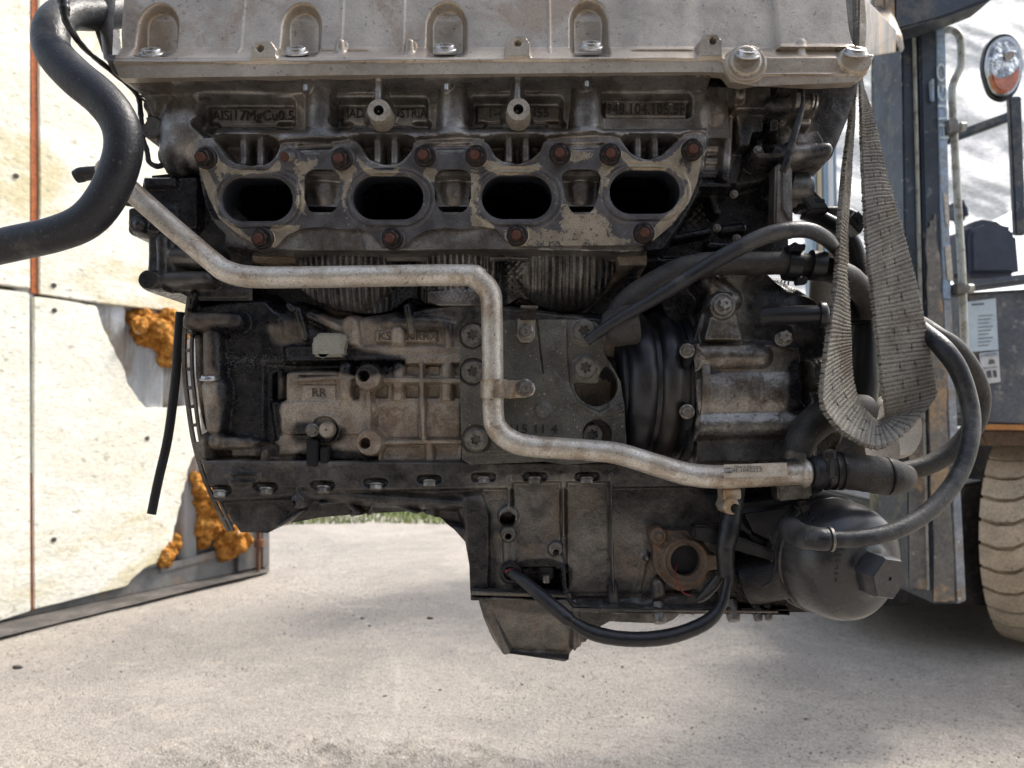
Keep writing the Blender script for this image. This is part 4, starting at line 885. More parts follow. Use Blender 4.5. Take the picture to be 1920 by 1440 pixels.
for p in ((886, 629), (887, 697), (893, 824)): bolt('torx', p[0], p[1], .6868, brk, s=.98)
for p in ((1094, 621), (1097, 690)): bolt('torx', p[0], p[1], .6872, brk, s=1.04)
bolt('torx', 1110, 815, .700, brk, s=1.05); bolt('small', 985, 622, .6825, brk, s=1.1)
text('cast_lettering', '415 11 4', 998, 805, .6846, 17, M['letter'], brk, ext=.0006, sx=1.15)
clip = prism('clip_plate', [(971, 597), (1002, 597), (1004, 630), (996, 642), (976, 642), (969, 630)], .6825, .0018, M['beige'], brk, .0005)
prism('clip_tongue', [(976, 573), (1008, 573), (1003, 600), (975, 600), (978, 590)], .679, .002, M['dark'], brk, .0005); prism('clip_tongue', [(976, 572), (1009, 573), (1009, 578), (976, 577)], .672, .009, M['sump'], brk, .0005)
# ---- coolant pipe
PD = .660
pipe = tube('coolant_pipe', [(196, 310, .672, 20), (222, 336, .670, 20), (300, 406, .665, 20), (398, 490, .661, 20), (428, 510, .660, 21), (470, 519, PD, 21), (560, 520, PD, 20.5), (860, 516, PD, 20.5), (895, 524, PD, 21), (918, 548, PD, 21), (922, 585, PD, 20.5), (924, 680, PD, 20), (925, 775, PD, 20), (934, 806, PD, 21), (962, 828, PD, 21), (1000, 837, PD, 20.5), (1100, 844, PD, 20), (1160, 851, PD - .002, 20.5), (1230, 872, PD - .004, 21), (1290, 889, PD - .006, 21.5), (1350, 894, PD - .008, 22), (1440, 890, PD - .010, 22), (1512, 886, PD - .011, 22)], 20, M['pipe'], eng, n=32, sub=8)
link('pipe_bead', tube_mesh('pipe_bead', [W(1500, 887, .648), W(1506, 887, .648), W(1512, 886, .648), (W(1518, 886, .648))], [L(22, .65), L(26, .65), L(26, .65), L(21, .65)], 28), M['pipe'], pipe)
cl = HF(890, 700, 1012, 756, .650, .0007, 91)
cl.poly([(800, 600), (1100, 600), (1100, 800), (800, 800)], .6785, .001); cl.cyl((925, 690), (925, 770), 22.5, .6478, None, .001); cl.seg((925, 728), (984, 727), 17, .6765, .002, mode='min'); cl.cast(.0003)
cl.paint('oil', [(925, 715), (945, 710), (950, 745), (925, 748)], .5, 6)
cl.outline([(900, 714), (925, 712), (950, 712), (988, 711), (1002, 718), (1005, 728), (1000, 740), (986, 745), (948, 747), (925, 748), (901, 746)], .665, 0, .003, .0010)
M['clamp'] = mat('clamp_strap', (.66, .59, .50), (.48, .41, .33), 60, .4, .5, .5, .4, 900, .0003, oil=(.10, .085, .07), c3=(.44, .31, .19), sc3=40)
clo = cl.build('pipe_clamp', M['clamp'], eng); bolt('small', 984, 727, .675, clo, s=1.2)
prism('pipe_label', [(1357, 871), (1475, 868), (1477, 893), (1358, 896)], .6325, .0003, M['label'], pipe, 0)
loc = W(1366, 882, .6321); lo = loft('label_emblem', [(.0048, 0), (.0048, .0002), (.0001, .0002)], 24); link('label_emblem', lo, M['frame'], pipe, M=aim(loc, (0, -1, 0)) @ Matrix.Diagonal((.9, .5, 1, 1)))
text('label_print', 'BEHR', 1366, 882, .6316, 5, M['inkwhite'], pipe, ext=.00005)
text('label_print', '4E.104.522.F', 1402, 882, .6320, 8, M['ink'], pipe, ext=.00005, rot=1)
text('label_print', 'Made in Germany', 1402, 875, .6320, 5, M['ink'], pipe, ext=.00005, rot=1)
# pipe stub behind the big hose and lugs under the pipe
tube('pipe_stub', [(142, 332, .70, 12), (152, 328, .70, 14), (160, 326, .70, 13), (200, 322, .70, 12)], 13, M['rubber2'], eng, sub=3)
tube('stub_rod', [(205, 362, .70), (235, 378, .70), (290, 385, .70)], 8, M['plastic'], eng, sub=3)
h = HF(1340, 915, 1400, 970, .655, .0007, 92)
h.poly([(1300, 900), (1450, 900), (1450, 1000), (1300, 1000)], .664, .001); h.rect(1354, 915, 1392, 938, .655, .003, 6); h.disc((1372, 950), 17, .653, .002); h.disc((1373, 951), 8, .664, .0015); h.cast(.0006)
h.outline([(1356, 915), (1390, 915), (1393, 940), (1390, 955), (1376, 966), (1358, 962), (1352, 950), (1357, 938)], .655, 0, .01, .001)
h.build('pipe_lug', M['clamp'], eng)
prism('pipe_saddle', [(1458, 908), (1522, 904), (1524, 934), (1460, 940)], .655, .02, M['housing'], eng, .002)
# ---- front housing on the right: black drum then cast casing
h = HF(1110, 470, 1600, 915, .69, S_, 101)
h.poly([(1000, 400), (1700, 400), (1700, 1000), (1000, 1000)], .715, .001)
h.cyl((1150, 612), (1188, 604), 34, .690, 40, .004); h.cyl((1140, 700), (1170, 700), 12, .708, 12, .004)
# aluminium casing
cas = [(1290, 640), (1296, 640), (1340, 520), (1420, 500), (1480, 545), (1530, 560), (1556, 610), (1550, 700), (1560, 760), (1590, 800), (1560, 860), (1500, 890), (1310, 890), (1290, 860), (1300, 800), (1296, 700)]
h.poly(cas, .690, .005, 3)
h.poly([(1296, 646), (1420, 640), (1500, 650), (1510, 740), (1530, 860), (1306, 864), (1303, 760)], .680, .005)
h.cyl((1310, 668), (1430, 668), 26, .6735, 24, .006); h.cyl((1312, 738), (1480, 736), 40, .676, 38, .006, .008); h.cyl((1312, 800), (1500, 796), 28, .6745, 26, .006); h.poly([(1310, 822), (1530, 818), (1530, 866), (1306, 868)], .6835, .006)
h.poly([(1288, 640), (1312, 642), (1318, 690), (1306, 700), (1308, 765), (1318, 800), (1304, 830), (1296, 862), (1284, 862), (1292, 800), (1300, 760), (1296, 700)], .6745, .003)
h.poly([(1318, 640), (1338, 560), (1350, 545), (1374, 548), (1386, 600), (1396, 640)], .676, .004); h.disc((1355, 573), 26, .672, .003); h.cyl((1330, 520), (1372, 560), 20, .684, 24, .006)
h.dome((1470, 575), 70, 60, .683, .03, .006); h.dome((1492, 600), 60, 90, .686, .03, .006)
h.cyl((1512, 700), (1570, 700), 34, .678, 34, .004); h.dome((1498, 705), 16, 46, .684, .02, .004); h.dome((1560, 650), 30, 60, .695, .03, .004)
h.cyl((1500, 790), (1580, 780), 24, .684, 30, .008); h.cyl((1490, 860), (1530, 770), 34, .684, 30, .008)
h.seg((1496, 690), (1498, 748), 10, .700, .004)
h.cast(.0012)
P_ = h.paint
P_('oil', [(1120, 560), (1200, 540), (1330, 500), (1300, 640), (1292, 700), (1300, 760), (1290, 880), (1130, 890)], 1.25, 8)
P_('oil', [(1400, 500), (1560, 540), (1560, 690), (1440, 650), (1400, 630)], .62, 20); P_('oil', [(1470, 680), (1510, 690), (1512, 780), (1470, 790)], .85, 14)
P_('oil', [(1300, 800), (1560, 800), (1590, 890), (1300, 900)], .42, 20); P_('oil', [(1330, 560), (1380, 560), (1390, 640), (1330, 640)], .3, 20); P_('oil', [(1310, 780), (1480, 780), (1480, 800), (1310, 800)], .12, 14)
h.outline([(1284, 640), (1250, 560), (1240, 538), (1262, 530), (1340, 500), (1420, 498), (1476, 530), (1520, 555), (1552, 600), (1564, 660), (1572, 700), (1590, 760), (1600, 820), (1540, 850), (1520, 900), (1296, 900), (1290, 860), (1298, 780), (1296, 690)], .69, 0, .12)
hs_ = h.build('front_housing', M['housing'], eng)
bolt('ext', 1355, 573, .6725, hs_, (0.1, -1, .15), .86); bolt('ext', 1468, 633, .668, hs_, (0, -1, .1), .84, label='bright star-headed bolt below the black spigot')
for y in (658, 772): bolt('small', 1288, y, .672, hs_, (-.2, -1, 0), 1.0)
for y in (640, 758): prism('seal_tab', [(1284, y - 6), (1296, y + 2), (1300, y + 10), (1300, y + 34), (1292, y + 48), (1283, y + 50)], .673, .01, M['plastic'], hs_, .001)
# black pulley drum: nested rings, axis to the left and towards the camera
cD = W(1296, 722, .68); cD = Vector((cD.x, .752, cD.z))
pr = [(.0740, -.03), (.0750, .000), (.0750, .004), (.0715, .0055), (.0710, .009), (.0735, .012), (.0755, .017), (.0750, .023), (.0725, .027), (.0690, .029), (.0688, .033), (.0722, .036), (.0735, .042), (.0720, .049), (.0680, .055), (.0640, .058), (.0610, .0585), (.0600, .062), (.0540, .066), (.0400, .068), (.01, .069)]
link('pulley_drum', loft('pulley_drum', pr, 96, 50), M['drum'], eng, M=aim(cD, (-1, -.06, .02)))
link('drum_rim', loft('drum_rim', [(.074, -.012), (.0790, -.011), (.0790, -.004), (.074, -.003)], 96, 50), M['housing'], eng, M=aim(cD, (-1, -.06, .02)))
prism('drum_tab', [(1120, 676), (1160, 672), (1164, 712), (1140, 716), (1122, 700)], .70, .02, M['plastic'], eng, .003)
# spigot
link('spigot', tube_mesh('spigot', [W(1436, 594, .668), W(1448, 592, .664), W(1530, 590, .652), W(1534, 590, .652), W(1536, 590, .652), W(1547, 590, .651), W(1548, 590, .651)], [L(v, .66) for v in (20, 18, 17, 17, 24, 24, 19)], 28), M['plastic'], hs_)
prism('spigot_flange', [(1430, 592), (1436, 586), (1448, 600), (1486, 612), (1490, 634), (1478, 650), (1458, 650), (1446, 634)], .6665, .006, M['plastic'], hs_, .0012)
# small torx screws seen in the shade
for px, py, d in ((1381, 447, .732), (1421, 281, .700), (1344, 428, .73), (1376, 364, .72), (1446, 194, .705), (1466, 228, .708)): bolt('small', px, py, d - .004, head, s=.62, name='screw')
# lever and post by the cam cover
link('lever', tube_mesh('lever', [W(*p) for p in spl([(1500, 150, .682), (1502, 200, .680), (1490, 250, .676), (1476, 300, .676), (1467, 322, .678)], 6)], L(7, .68), 12, flat=.5), M['dark'], head)
prism('tensioner_post', [(1455, 306), (1486, 306), (1488, 425), (1500, 440), (1470, 440), (1452, 420)], .698, .02, M['head'], head, .002); prism('post_web', [(1466, 312), (1474, 312), (1475, 385), (1486, 410), (1480, 412), (1467, 392)], .6955, .004, M['sump'], head, .001)
link('clevis_ring', tube_mesh('clevis_ring', [W(1486, 190, .684), W(1494, 190, .684)], L(21, .684), 28), M['sump'], head)
for x in (1519, 1526): link('plunger_ring', tube_mesh('plunger_ring', [W(x, 191, .690), W(x + 3, 191, .690)], L(16, .69), 28), M['boltw'], head)
# sensor, grey cap, plug, connectors on the block
prism('grey_cap', [(585, 668), (584, 640), (590, 628), (600, 624), (642, 624), (650, 630), (650, 640), (643, 648), (644, 668)], .693, .02, M['greyp'], block, .0022, seg=3)
link('cap_ring', loft('cap_ring', [(.0056, 0), (.0056, .0006), (.0050, .0006), (.0050, 0)], 32), M['greyp'], block, M=aim(W(606, 660, .6932), (0, -1, 0)))
link('oil_gallery_plug', loft('oil_gallery_plug', [(.0076, -.006), (.0076, .001), (.0064, .0028), (.0062, .0032), (.0012, .0032), (.0008, .001)], 32), M['boss'], block, M=aim(W(613, 806, .6985), (0, -1, 0)))
bolt('small', 586, 807, .6995, block, s=.95); bolt('cover', 393, 712, .7, block, (0, -.2, 1), .7)
for q in ([(574, 822), (596, 826), (596, 876), (574, 874)], [(600, 838), (618, 838), (616, 868), (600, 870)]): prism('connector', q, .694, .012, M['plastic'], block, .0012)
prism('sensor_plug', [(1010, 1062), (1036, 1062), (1036, 1088), (1010, 1088)], .703, .015, M['plastic'], bed, .001); link('sensor_stem', tube_mesh('sensor_stem', [W(1024, 1078, .70), W(1024, 1092, .70)], .0035, 14), M['bolt'], bed)
link('round_sensor', loft('round_sensor', [(.0100, 0), (.0100, .006), (.0085, .008), (.0060, .008), (.0058, .003), (.001, .003)], 32), M['plastic'], bed, M=aim(W(957, 1072, .6975), (0, -1, 0)))
for a, b_ in (((946, 1070), (966, 1076)), ((948, 1074), (964, 1067))): tube('sensor_wire', [(a[0], a[1], .6905), ((a[0] + b_[0]) / 2, (a[1] + b_[1]) / 2 - 3, .689), (b_[0], b_[1], .6905)], 1.6, M['redwire'], bed, n=8)
# oil return flange with rusty ring
fl = HF(1205, 978, 1350, 1125, .690, .0007, 111)
fl.poly([(1100, 900), (1400, 900), (1400, 1200), (1100, 1200)], .6925, .001)
fl.disc((1286, 1052), 46, .689, .003); fl.disc((1286, 1052), 42, .6875, .002); fl.disc((1286, 1052), 37, .689, .002); fl.disc((1234, 1005), 17, .687, .003); fl.disc((1236, 1007), 8, .684, .003)
for a in range(10): t = 2.0 + a * .33; fl.disc((1282 + 49 * math.cos(t), 1054 + 49 * math.sin(t)), 4, .6905, .0025)
fl.rect(1326, 1040, 1346, 1070, .688, .002, 4); fl.cast(.0014)
fl.outline([(1218, 1006), (1222, 992), (1236, 987), (1252, 996), (1290, 996), (1316, 1008), (1330, 1034), (1346, 1042), (1346, 1066), (1330, 1070), (1318, 1096), (1290, 1108), (1266, 1106), (1240, 1084), (1226, 1060), (1225, 1026)], .69, 3, .008, .0014)
fl.cut([(1285 + 28 * math.cos(a), 1051 + 29 * math.sin(a)) for a in np.linspace(0, 6.1, 28)], .69, 0, .014, .0012)
flo = fl.build('oil_return_flange', M['rustflange'], eng)
link('port_bore', loft('port_bore', [(.0165, .0), (.0165, .0005), (.0150, .0008), (.001, .0008)], 32), M['hole'], flo, M=aim(W(1285, 1051, .6985), (0, -1, 0)))
tube('loose_wire', [(1270, 1058, .695), (1266, 1080, .684), (1278, 1108, .676), (1296, 1117, .674)], 1.3, M['redwire'], flo, n=8)
# ---- oil filter housing (axis to the right and towards the camera)
ax = Vector((.36, -.925, -.12)).normalized()
FC = W(1583, 1052, .665)
rf = L(112, .66)
filt = link('oil_filter_cap', loft('oil_filter_cap', [(rf * .96, -.085), (rf * .99, -.034), (rf * 1.04, -.033), (rf * 1.04, -.029), (rf * 1.0, -.028), (rf * 1.0, -.025), (rf * 1.035, -.024), (rf * 1.035, -.020), (rf * 1.0, -.019), (rf * .99, .000), (rf * .955, .009), (rf * .89, .017), (rf * .76, .023), (rf * .55, .026), (rf * .46, .0268), (rf * .44, .0276), (rf * .36, .0295), (hexr(rf * .365), .0300), (hexr(rf * .365), .046), (hexr(rf * .34), .0482), (.0018, .0482), (.0014, .047)], 96, 28), M['filter'], eng, M=aim(FC, ax, .35))
link('filter_body', loft('filter_body', [(rf * .80, -.20), (rf * .92, -.12), (rf * .94, -.075), (rf * .97, -.060), (rf * .97, -.034), (.01, -.034)], 64, 30), M['plastic'], eng, M=aim(FC, ax))
txm = aim(FC, ax, 0)
for i, ch in enumerate('HENGST 14-27'):
    if ch == ' ': continue
    c = bpy.data.curves.new('embossed_letter', 'FONT'); c.body = ch; c.size = .0052; c.extrude = .0003; c.align_x = 'CENTER'
    a = R(190 - i * 9)
    font_mesh('embossed_letter', c, M['rubber2'], filt, None).matrix_basis = filt.matrix_basis.inverted() @ (txm @ Matrix.Rotation(a - R(90), 4, 'Z') @ Matrix.Translation((0, rf * .60, .0250)))
prism('filter_bracket', [(1300, 985), (1330, 985), (1500, 1052), (1498, 1066), (1300, 1010)], .668, .02, M['plastic'], eng, .002)
prism('filter_neck', [(1370, 950), (1520, 930), (1548, 990), (1500, 1060), (1400, 1010)], .675, .05, M['plastic'], eng, .008, seg=3); prism('filter_web', [(1494, 944), (1524, 941), (1530, 985), (1548, 1004), (1510, 1000)], .664, .012, M['rubber2'], eng, .003)
prism('sump_foot', [(1330, 1060), (1440, 1080), (1500, 1125), (1560, 1150), (1470, 1150), (1340, 1130)], .70, .05, M['dark'], eng, .004); tube('filter_seam', [(1440, 1000, .664), (1455, 1040, .66), (1448, 1085, .66), (1430, 1100, .66)], 2.5, M['plastic'], eng, n=8)
link('filter_stub', tube_mesh('filter_stub', [W(1400, 1090, .70), W(1470, 1075, .685)], L(46, .69), 28), M['dark'], eng)
# ---- hoses and cables
hose = tube('coolant_hose', [(215, 20, .72, 32), (170, 24, .69, 32), (125, 26, .66, 32), (98, 52, .64, 33), (100, 96, .632, 34), (140, 142, .626, 36), (190, 184, .622, 36), (222, 226, .620, 35), (232, 270, .620, 34.5), (222, 320, .620, 34.5), (196, 375, .620, 34.5), (158, 416, .620, 34), (100, 440, .622, 33), (20, 458, .626, 33), (-60, 478, .63, 33), (-140, 520, .63, 33)], 33, M['rubber'], eng, n=36, sub=8, label='thick black rubber hose curving out to the left')
tube('wiring_cord', [(112, -20, .62, 9), (120, 8, .62, 10), (124, 36, .622, 8), (142, 70, .63, 6), (166, 98, .65, 5), (205, 130, .68, 5), (255, 175, .70, 5), (264, 215, .70, 5), (268, 255, .70, 4), (276, 285, .70, 5), (280, 304, .70, 5), (296, 312, .70, 5), (310, 306, .70, 5)], 6, M['tape'], eng, n=12, wob=.3)
for p, q in (((255, 176), (272, 190)), ((262, 180), (280, 182))): tube('wire_end', [(p[0], p[1], .70), (q[0], q[1], .70)], 2, M['tape'], eng, n=8)
link('hanging_strap', tube_mesh('hanging_strap', [W(*p) for p in spl([(338, 585, .735), (334, 640, .735), (328, 720, .735), (315, 820, .735), (297, 900, .735), (284, 964, .735)], 6)], L(9, .735), 12, flat=.35, ang=40), M['plastic'], eng)
rod = tube('rubber_tube', [(1100, 640, .664, 10), (1150, 605, .655, 11), (1240, 552, .645, 13), (1340, 490, .638, 15), (1420, 448, .634, 16), (1470, 433, .634, 16), (1515, 432, .64, 15), (1546, 446, .655, 14), (1562, 462, .68, 12), (1575, 480, .72, 10)], 14, M['rubber'], eng, n=24, sub=8)
prism('tube_end_tab', [(1104, 628), (1122, 616), (1128, 632), (1110, 648)], .666, .003, M['boltw'], eng, .0008)
tube('upper_hose', [(1150, 620, .70, 30), (1180, 570, .69, 29), (1240, 528, .685, 27), (1290, 503, .68, 24), (1350, 494, .68, 23), (1420, 494, .68, 22), (1480, 494, .68, 22), (1540, 503, .69, 23), (1592, 520, .71, 22), (1622, 556, .73, 22), (1630, 590, .74, 20)], 25, M['rubber2'], eng, n=28, sub=7, wob=.04)
link('hose_sleeve', tube_mesh('hose_sleeve', [W(1138, 618, .672), W(1150, 615, .67), W(1188, 608, .666), W(1194, 607, .666)], [L(v, .67) for v in (30, 36, 38, 34)], 28), M['rubber2'], eng)
for x in (1485, 1530): link('hose_clamp', tube_mesh('hose_clamp', [W(x - 12, 497, .68), W(x + 12, 500, .68)], L(29, .68), 24), M['plastic'], eng)
prism('clamp_ears', [(1478, 458), (1486, 462), (1490, 452), (1500, 458), (1512, 456), (1510, 470), (1480, 472)], .665, .012, M['plastic'], eng, .001)
prism('clamp_ears', [(1494, 520), (1516, 518), (1514, 532), (1494, 534)], .668, .008, M['plastic'], eng, .001)
# spring clamp and big hose at the pipe end
link('seal_ring', tube_mesh('seal_ring', [W(1520, 884, .648), W(1525, 884, .648), W(1540, 884, .648), W(1546, 884, .648)], [L(v, .65) for v in (24, 29, 30, 27)], 28), M['rubber'], eng)
hz = tube('clamped_hose', [(1540, 882, .648, 31), (1560, 882, .648, 33), (1600, 885, .648, 34), (1640, 890, .650, 35), (1672, 895, .656, 34), (1690, 896, .668, 26), (1700, 890, .69, 18)], 33, M['rubber2'], eng, n=32, sub=7, corr=(.0022, .012))
for x in (1546, 1560, 1573): link('clamp_band', tube_mesh('clamp_band', [W(x, 883, .647), W(x + 5, 883, .647)], L(36, .647), 32), M['dark'], hz)
prism('clamp_buckle', [(1543, 845), (1568, 843), (1570, 862), (1545, 864)], .612, .003, M['rubber2'], hz, .001); prism('clamp_buckle', [(1548, 849), (1564, 848), (1565, 858), (1549, 859)], .611, .002, M['plastic'], hz, .0008); prism('clamp_buckle', [(1554, 866), (1566, 866), (1566, 895), (1554, 897)], .611, .003, M['rubber2'], hz, .001); prism('clamp_buckle', [(1556, 896), (1572, 893), (1572, 908), (1560, 910)], .613, .003, M['rubber2'], hz, .001)
link('hose_groove', tube_mesh('hose_groove', [W(1662, 893, .651), W(1665, 893, .651)], L(35.5, .65), 32), M['plastic'], hz)
tube('branch_hose', [(1500, 880, .66, 22), (1495, 850, .664, 26), (1508, 815, .668, 30), (1540, 785, .675, 32), (1580, 772, .685, 32), (1620, 770, .70, 30)], 30, M['rubber2'], eng, n=28, sub=7)
prism('branch_clamp', [(1476, 846), (1488, 842), (1490, 848), (1512, 850), (1514, 860), (1496, 864), (1490, 858), (1474, 862)], .638, .008, M['sump'], eng, .001)
cab = tube('wiring_harness', [(957, 1074, .688, 9), (985, 1092, .68, 11), (1020, 1122, .67, 13), (1062, 1158, .66, 14), (1076, 1168, .658, 11), (1110, 1186, .655, 14), (1160, 1197, .65, 14), (1220, 1198, .65, 14), (1275, 1188, .65, 14), (1325, 1166, .652, 13), (1352, 1136, .655, 10), (1364, 1095, .658, 9), (1366, 1074, .66, 12)], 12, M['tape'], eng, n=20, sub=8, wob=.05)
tube('harness_sleeve', [(1362, 1080, .66, 16), (1360, 1030, .66, 17), (1366, 1000, .66, 19), (1372, 960, .664, 20), (1378, 900, .672, 20)], 17, M['tape'], eng, n=24, sub=8, corr=(.0028, .03)); tube('taped_tail', [(1352, 1076, .664, 8), (1335, 1100, .668, 11), (1318, 1118, .672, 9), (1306, 1126, .672, 4)], 9, M['tape'], eng, n=14)
tube('loop_cable', [(1480, 990, .64, 22), (1500, 1004, .62, 23), (1530, 1010, .600, 22), (1552, 1011, .598, 21), (1558, 1011, .598, 16), (1610, 1010, .596, 16), (1680, 994, .60, 16), (1745, 955, .61, 16), (1795, 895, .62, 16), (1818, 830, .63, 16), (1820, 770, .64, 16), (1800, 700, .645, 17), (1770, 655, .65, 18), (1735, 622, .67, 15), (1700, 596, .70, 14), (1650, 580, .73, 14)], 16, M['rubber'], eng, n=24, sub=8, label='glossy black cable looping round the right of the engine')
tube('loop_cable', [(1690, 884, .70, 17), (1740, 872, .70, 18), (1790, 842, .70, 18), (1828, 795, .70, 18), (1838, 745, .70, 18), (1822, 700, .69, 20), (1790, 655, .68, 20), (1760, 630, .675, 16), (1720, 604, .70, 15), (1660, 580, .74, 14)], 17, M['rubber2'], eng, n=24, sub=8)
link('cable_clip_ring', tube_mesh('cable_clip_ring', [W(1554, 1011, .598), W(1559, 1011, .598)], L(23, .60), 24), M['sump'], eng)
# ---- things at the front end of the engine, seen past the sling
can = tube('breather_canister', [(1560, 480, .84, 38), (1556, 560, .84, 38), (1548, 640, .84, 38), (1540, 740, .84, 36)], 38, M['beige'], eng, n=28)
tube('black_tube', [(1606, 520, .76, 20), (1622, 600, .76, 20), (1618, 700, .76, 30), (1610, 760, .76, 30)], 24, M['plastic'], eng); prism('tin_cover', [(1570, 688), (1600, 694), (1660, 672), (1662, 740), (1620, 745), (1600, 720)], .79, .06, M['beige'], eng, .003)
prism('tin_cover', [(1590, 674), (1700, 672), (1704, 742), (1640, 748), (1590, 742)], .80, .06, M['beige'], eng, .003)
prism('coil_pack', [(1590, 560), (1632, 552), (1634, 604), (1592, 606)], .74, .03, M['plastic'], eng, .003); prism('coil_pack', [(1604, 606), (1650, 606), (1632, 690), (1596, 690)], .77, .04, M['filter'], eng, .004)
for c_, r_, dd in (((1672, 800), 60, .76), ((1640, 842), 46, .74)): link('pulley', loft('pulley', [(L(r_, dd), 0), (L(r_, dd), .006), (L(r_ * .9, dd), .010), (L(r_ * .5, dd), .008), (.002, .008)], 48), M['beige'], eng, M=aim(W(c_[0], c_[1], dd), (.35, -1, .1)))
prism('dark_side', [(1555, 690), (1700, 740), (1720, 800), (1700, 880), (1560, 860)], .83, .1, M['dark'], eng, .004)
for (q, m_) in (([(1492, 352), (1516, 345), (1542, 372), (1560, 395), (1500, 392)], 'plastic'), ([(1494, 358), (1512, 355), (1548, 378), (1555, 392), (1520, 392)], 'filter')): prism('plug_connector', q, .71 if m_ == 'plastic' else .704, .02, M[m_], eng, .0015)
prism('plug_window', [(1527, 372), (1546, 373), (1547, 379), (1530, 379)], .7035, .002, M['hole'], eng, 0)
link('throttle_stub', tube_mesh('throttle_stub', [W(1486, 356, .72), W(1512, 358, .716), W(1517, 358, .716)], [L(34, .72), L(33, .72), L(27, .72)], 28), M['sump'], eng)
tube('plastic_rail', [(1510, 395, .73, 18), (1540, 410, .73, 15), (1575, 430, .73, 15), (1600, 460, .73, 16), (1616, 520, .735, 16)], 16, M['plastic'], eng, n=20); tube('plastic_rail', [(1545, 396, .74, 9), (1590, 398, .74, 9), (1620, 420, .74, 9)], 9, M['rubber'], eng, n=16)
pc = prism('plug_connector', [(1592, 415), (1608, 392), (1628, 412), (1614, 440)], .70, .02, M['filter'], eng, .002); prism('plug_window', [(1606, 408), (1612, 404), (1618, 415), (1611, 421)], .6985, .002, M['plastic'], pc, 0)
for i in range(7): link('spring_coil', tube_mesh('spring_coil', [W(*p) for p in spl([(1436 + i * 7, 548, .72), (1436 + i * 7, 530, .712), (1440 + i * 7, 524, .716), (1442 + i * 7, 522, .72)], 4)], L(1.6, .72), 8), M['bolt'], eng)
prism('harness_box', [(1740, 598), (1752, 612), (1738, 624), (1728, 610)], .70, .02, M['plastic'], eng, .001)

# ================================================================ SLING
sl = thing('lifting_sling', 'frayed beige webbing sling hanging in a long loop beside the right end of the engine', 'lifting sling', W(1650, 835, .66))
EA = [(1598, -60, .86), (1606, 60, .80), (1610, 150, .745), (1613, 220, .70), (1619, 340, .672), (1624, 470, .655), (1634, 560, .650), (1646, 650, .648), (1656, 730, .650), (1661, 775, .660), (1645, 790, .675), (1620, 770, .68), (1600, 735, .68), (1592, 690, .68), (1592, 610, .69), (1590, 520, .70), (1586, 420, .705), (1592, 320, .72), (1602, 220, .735), (1606, 150, .75), (1612, 60, .80), (1612, -60, .86)]
EB = [(1612, -60, .88), (1620, 60, .82), (1616, 150, .75), (1634, 220, .705), (1664, 340, .682), (1693, 440, .670), (1716, 540, .666), (1736, 640, .664), (1749, 710, .664), (1746, 756, .658), (1715, 800, .645), (1660, 834, .636), (1600, 822, .632), (1556, 786, .632), (1538, 735, .634), (1540, 675, .640), (1554, 600, .650), (1568, 510, .665), (1576, 400, .685), (1582, 300, .71), (1594, 200, .735), (1598, 120, .77), (1598, 30, .82), (1600, -60, .86)]
def even(P, n):
    Q = [W(*p) for p in spl(P, 14)]; s = [0]
    for a, b_ in zip(Q, Q[1:]): s.append(s[-1] + (b_ - a).length)
    out = []; j = 0
    return Q, s
def resample_pair(A, Bq, n):
    QA, sa = even(A, n); QB, sb = even(Bq, n)
    f = lambda Q, s: np.array([[np.interp(np.linspace(0, s[-1], n), s, [q[k] for q in Q])] for k in range(3)])[:, 0].T
    return f(QA, sa), f(QB, sb)
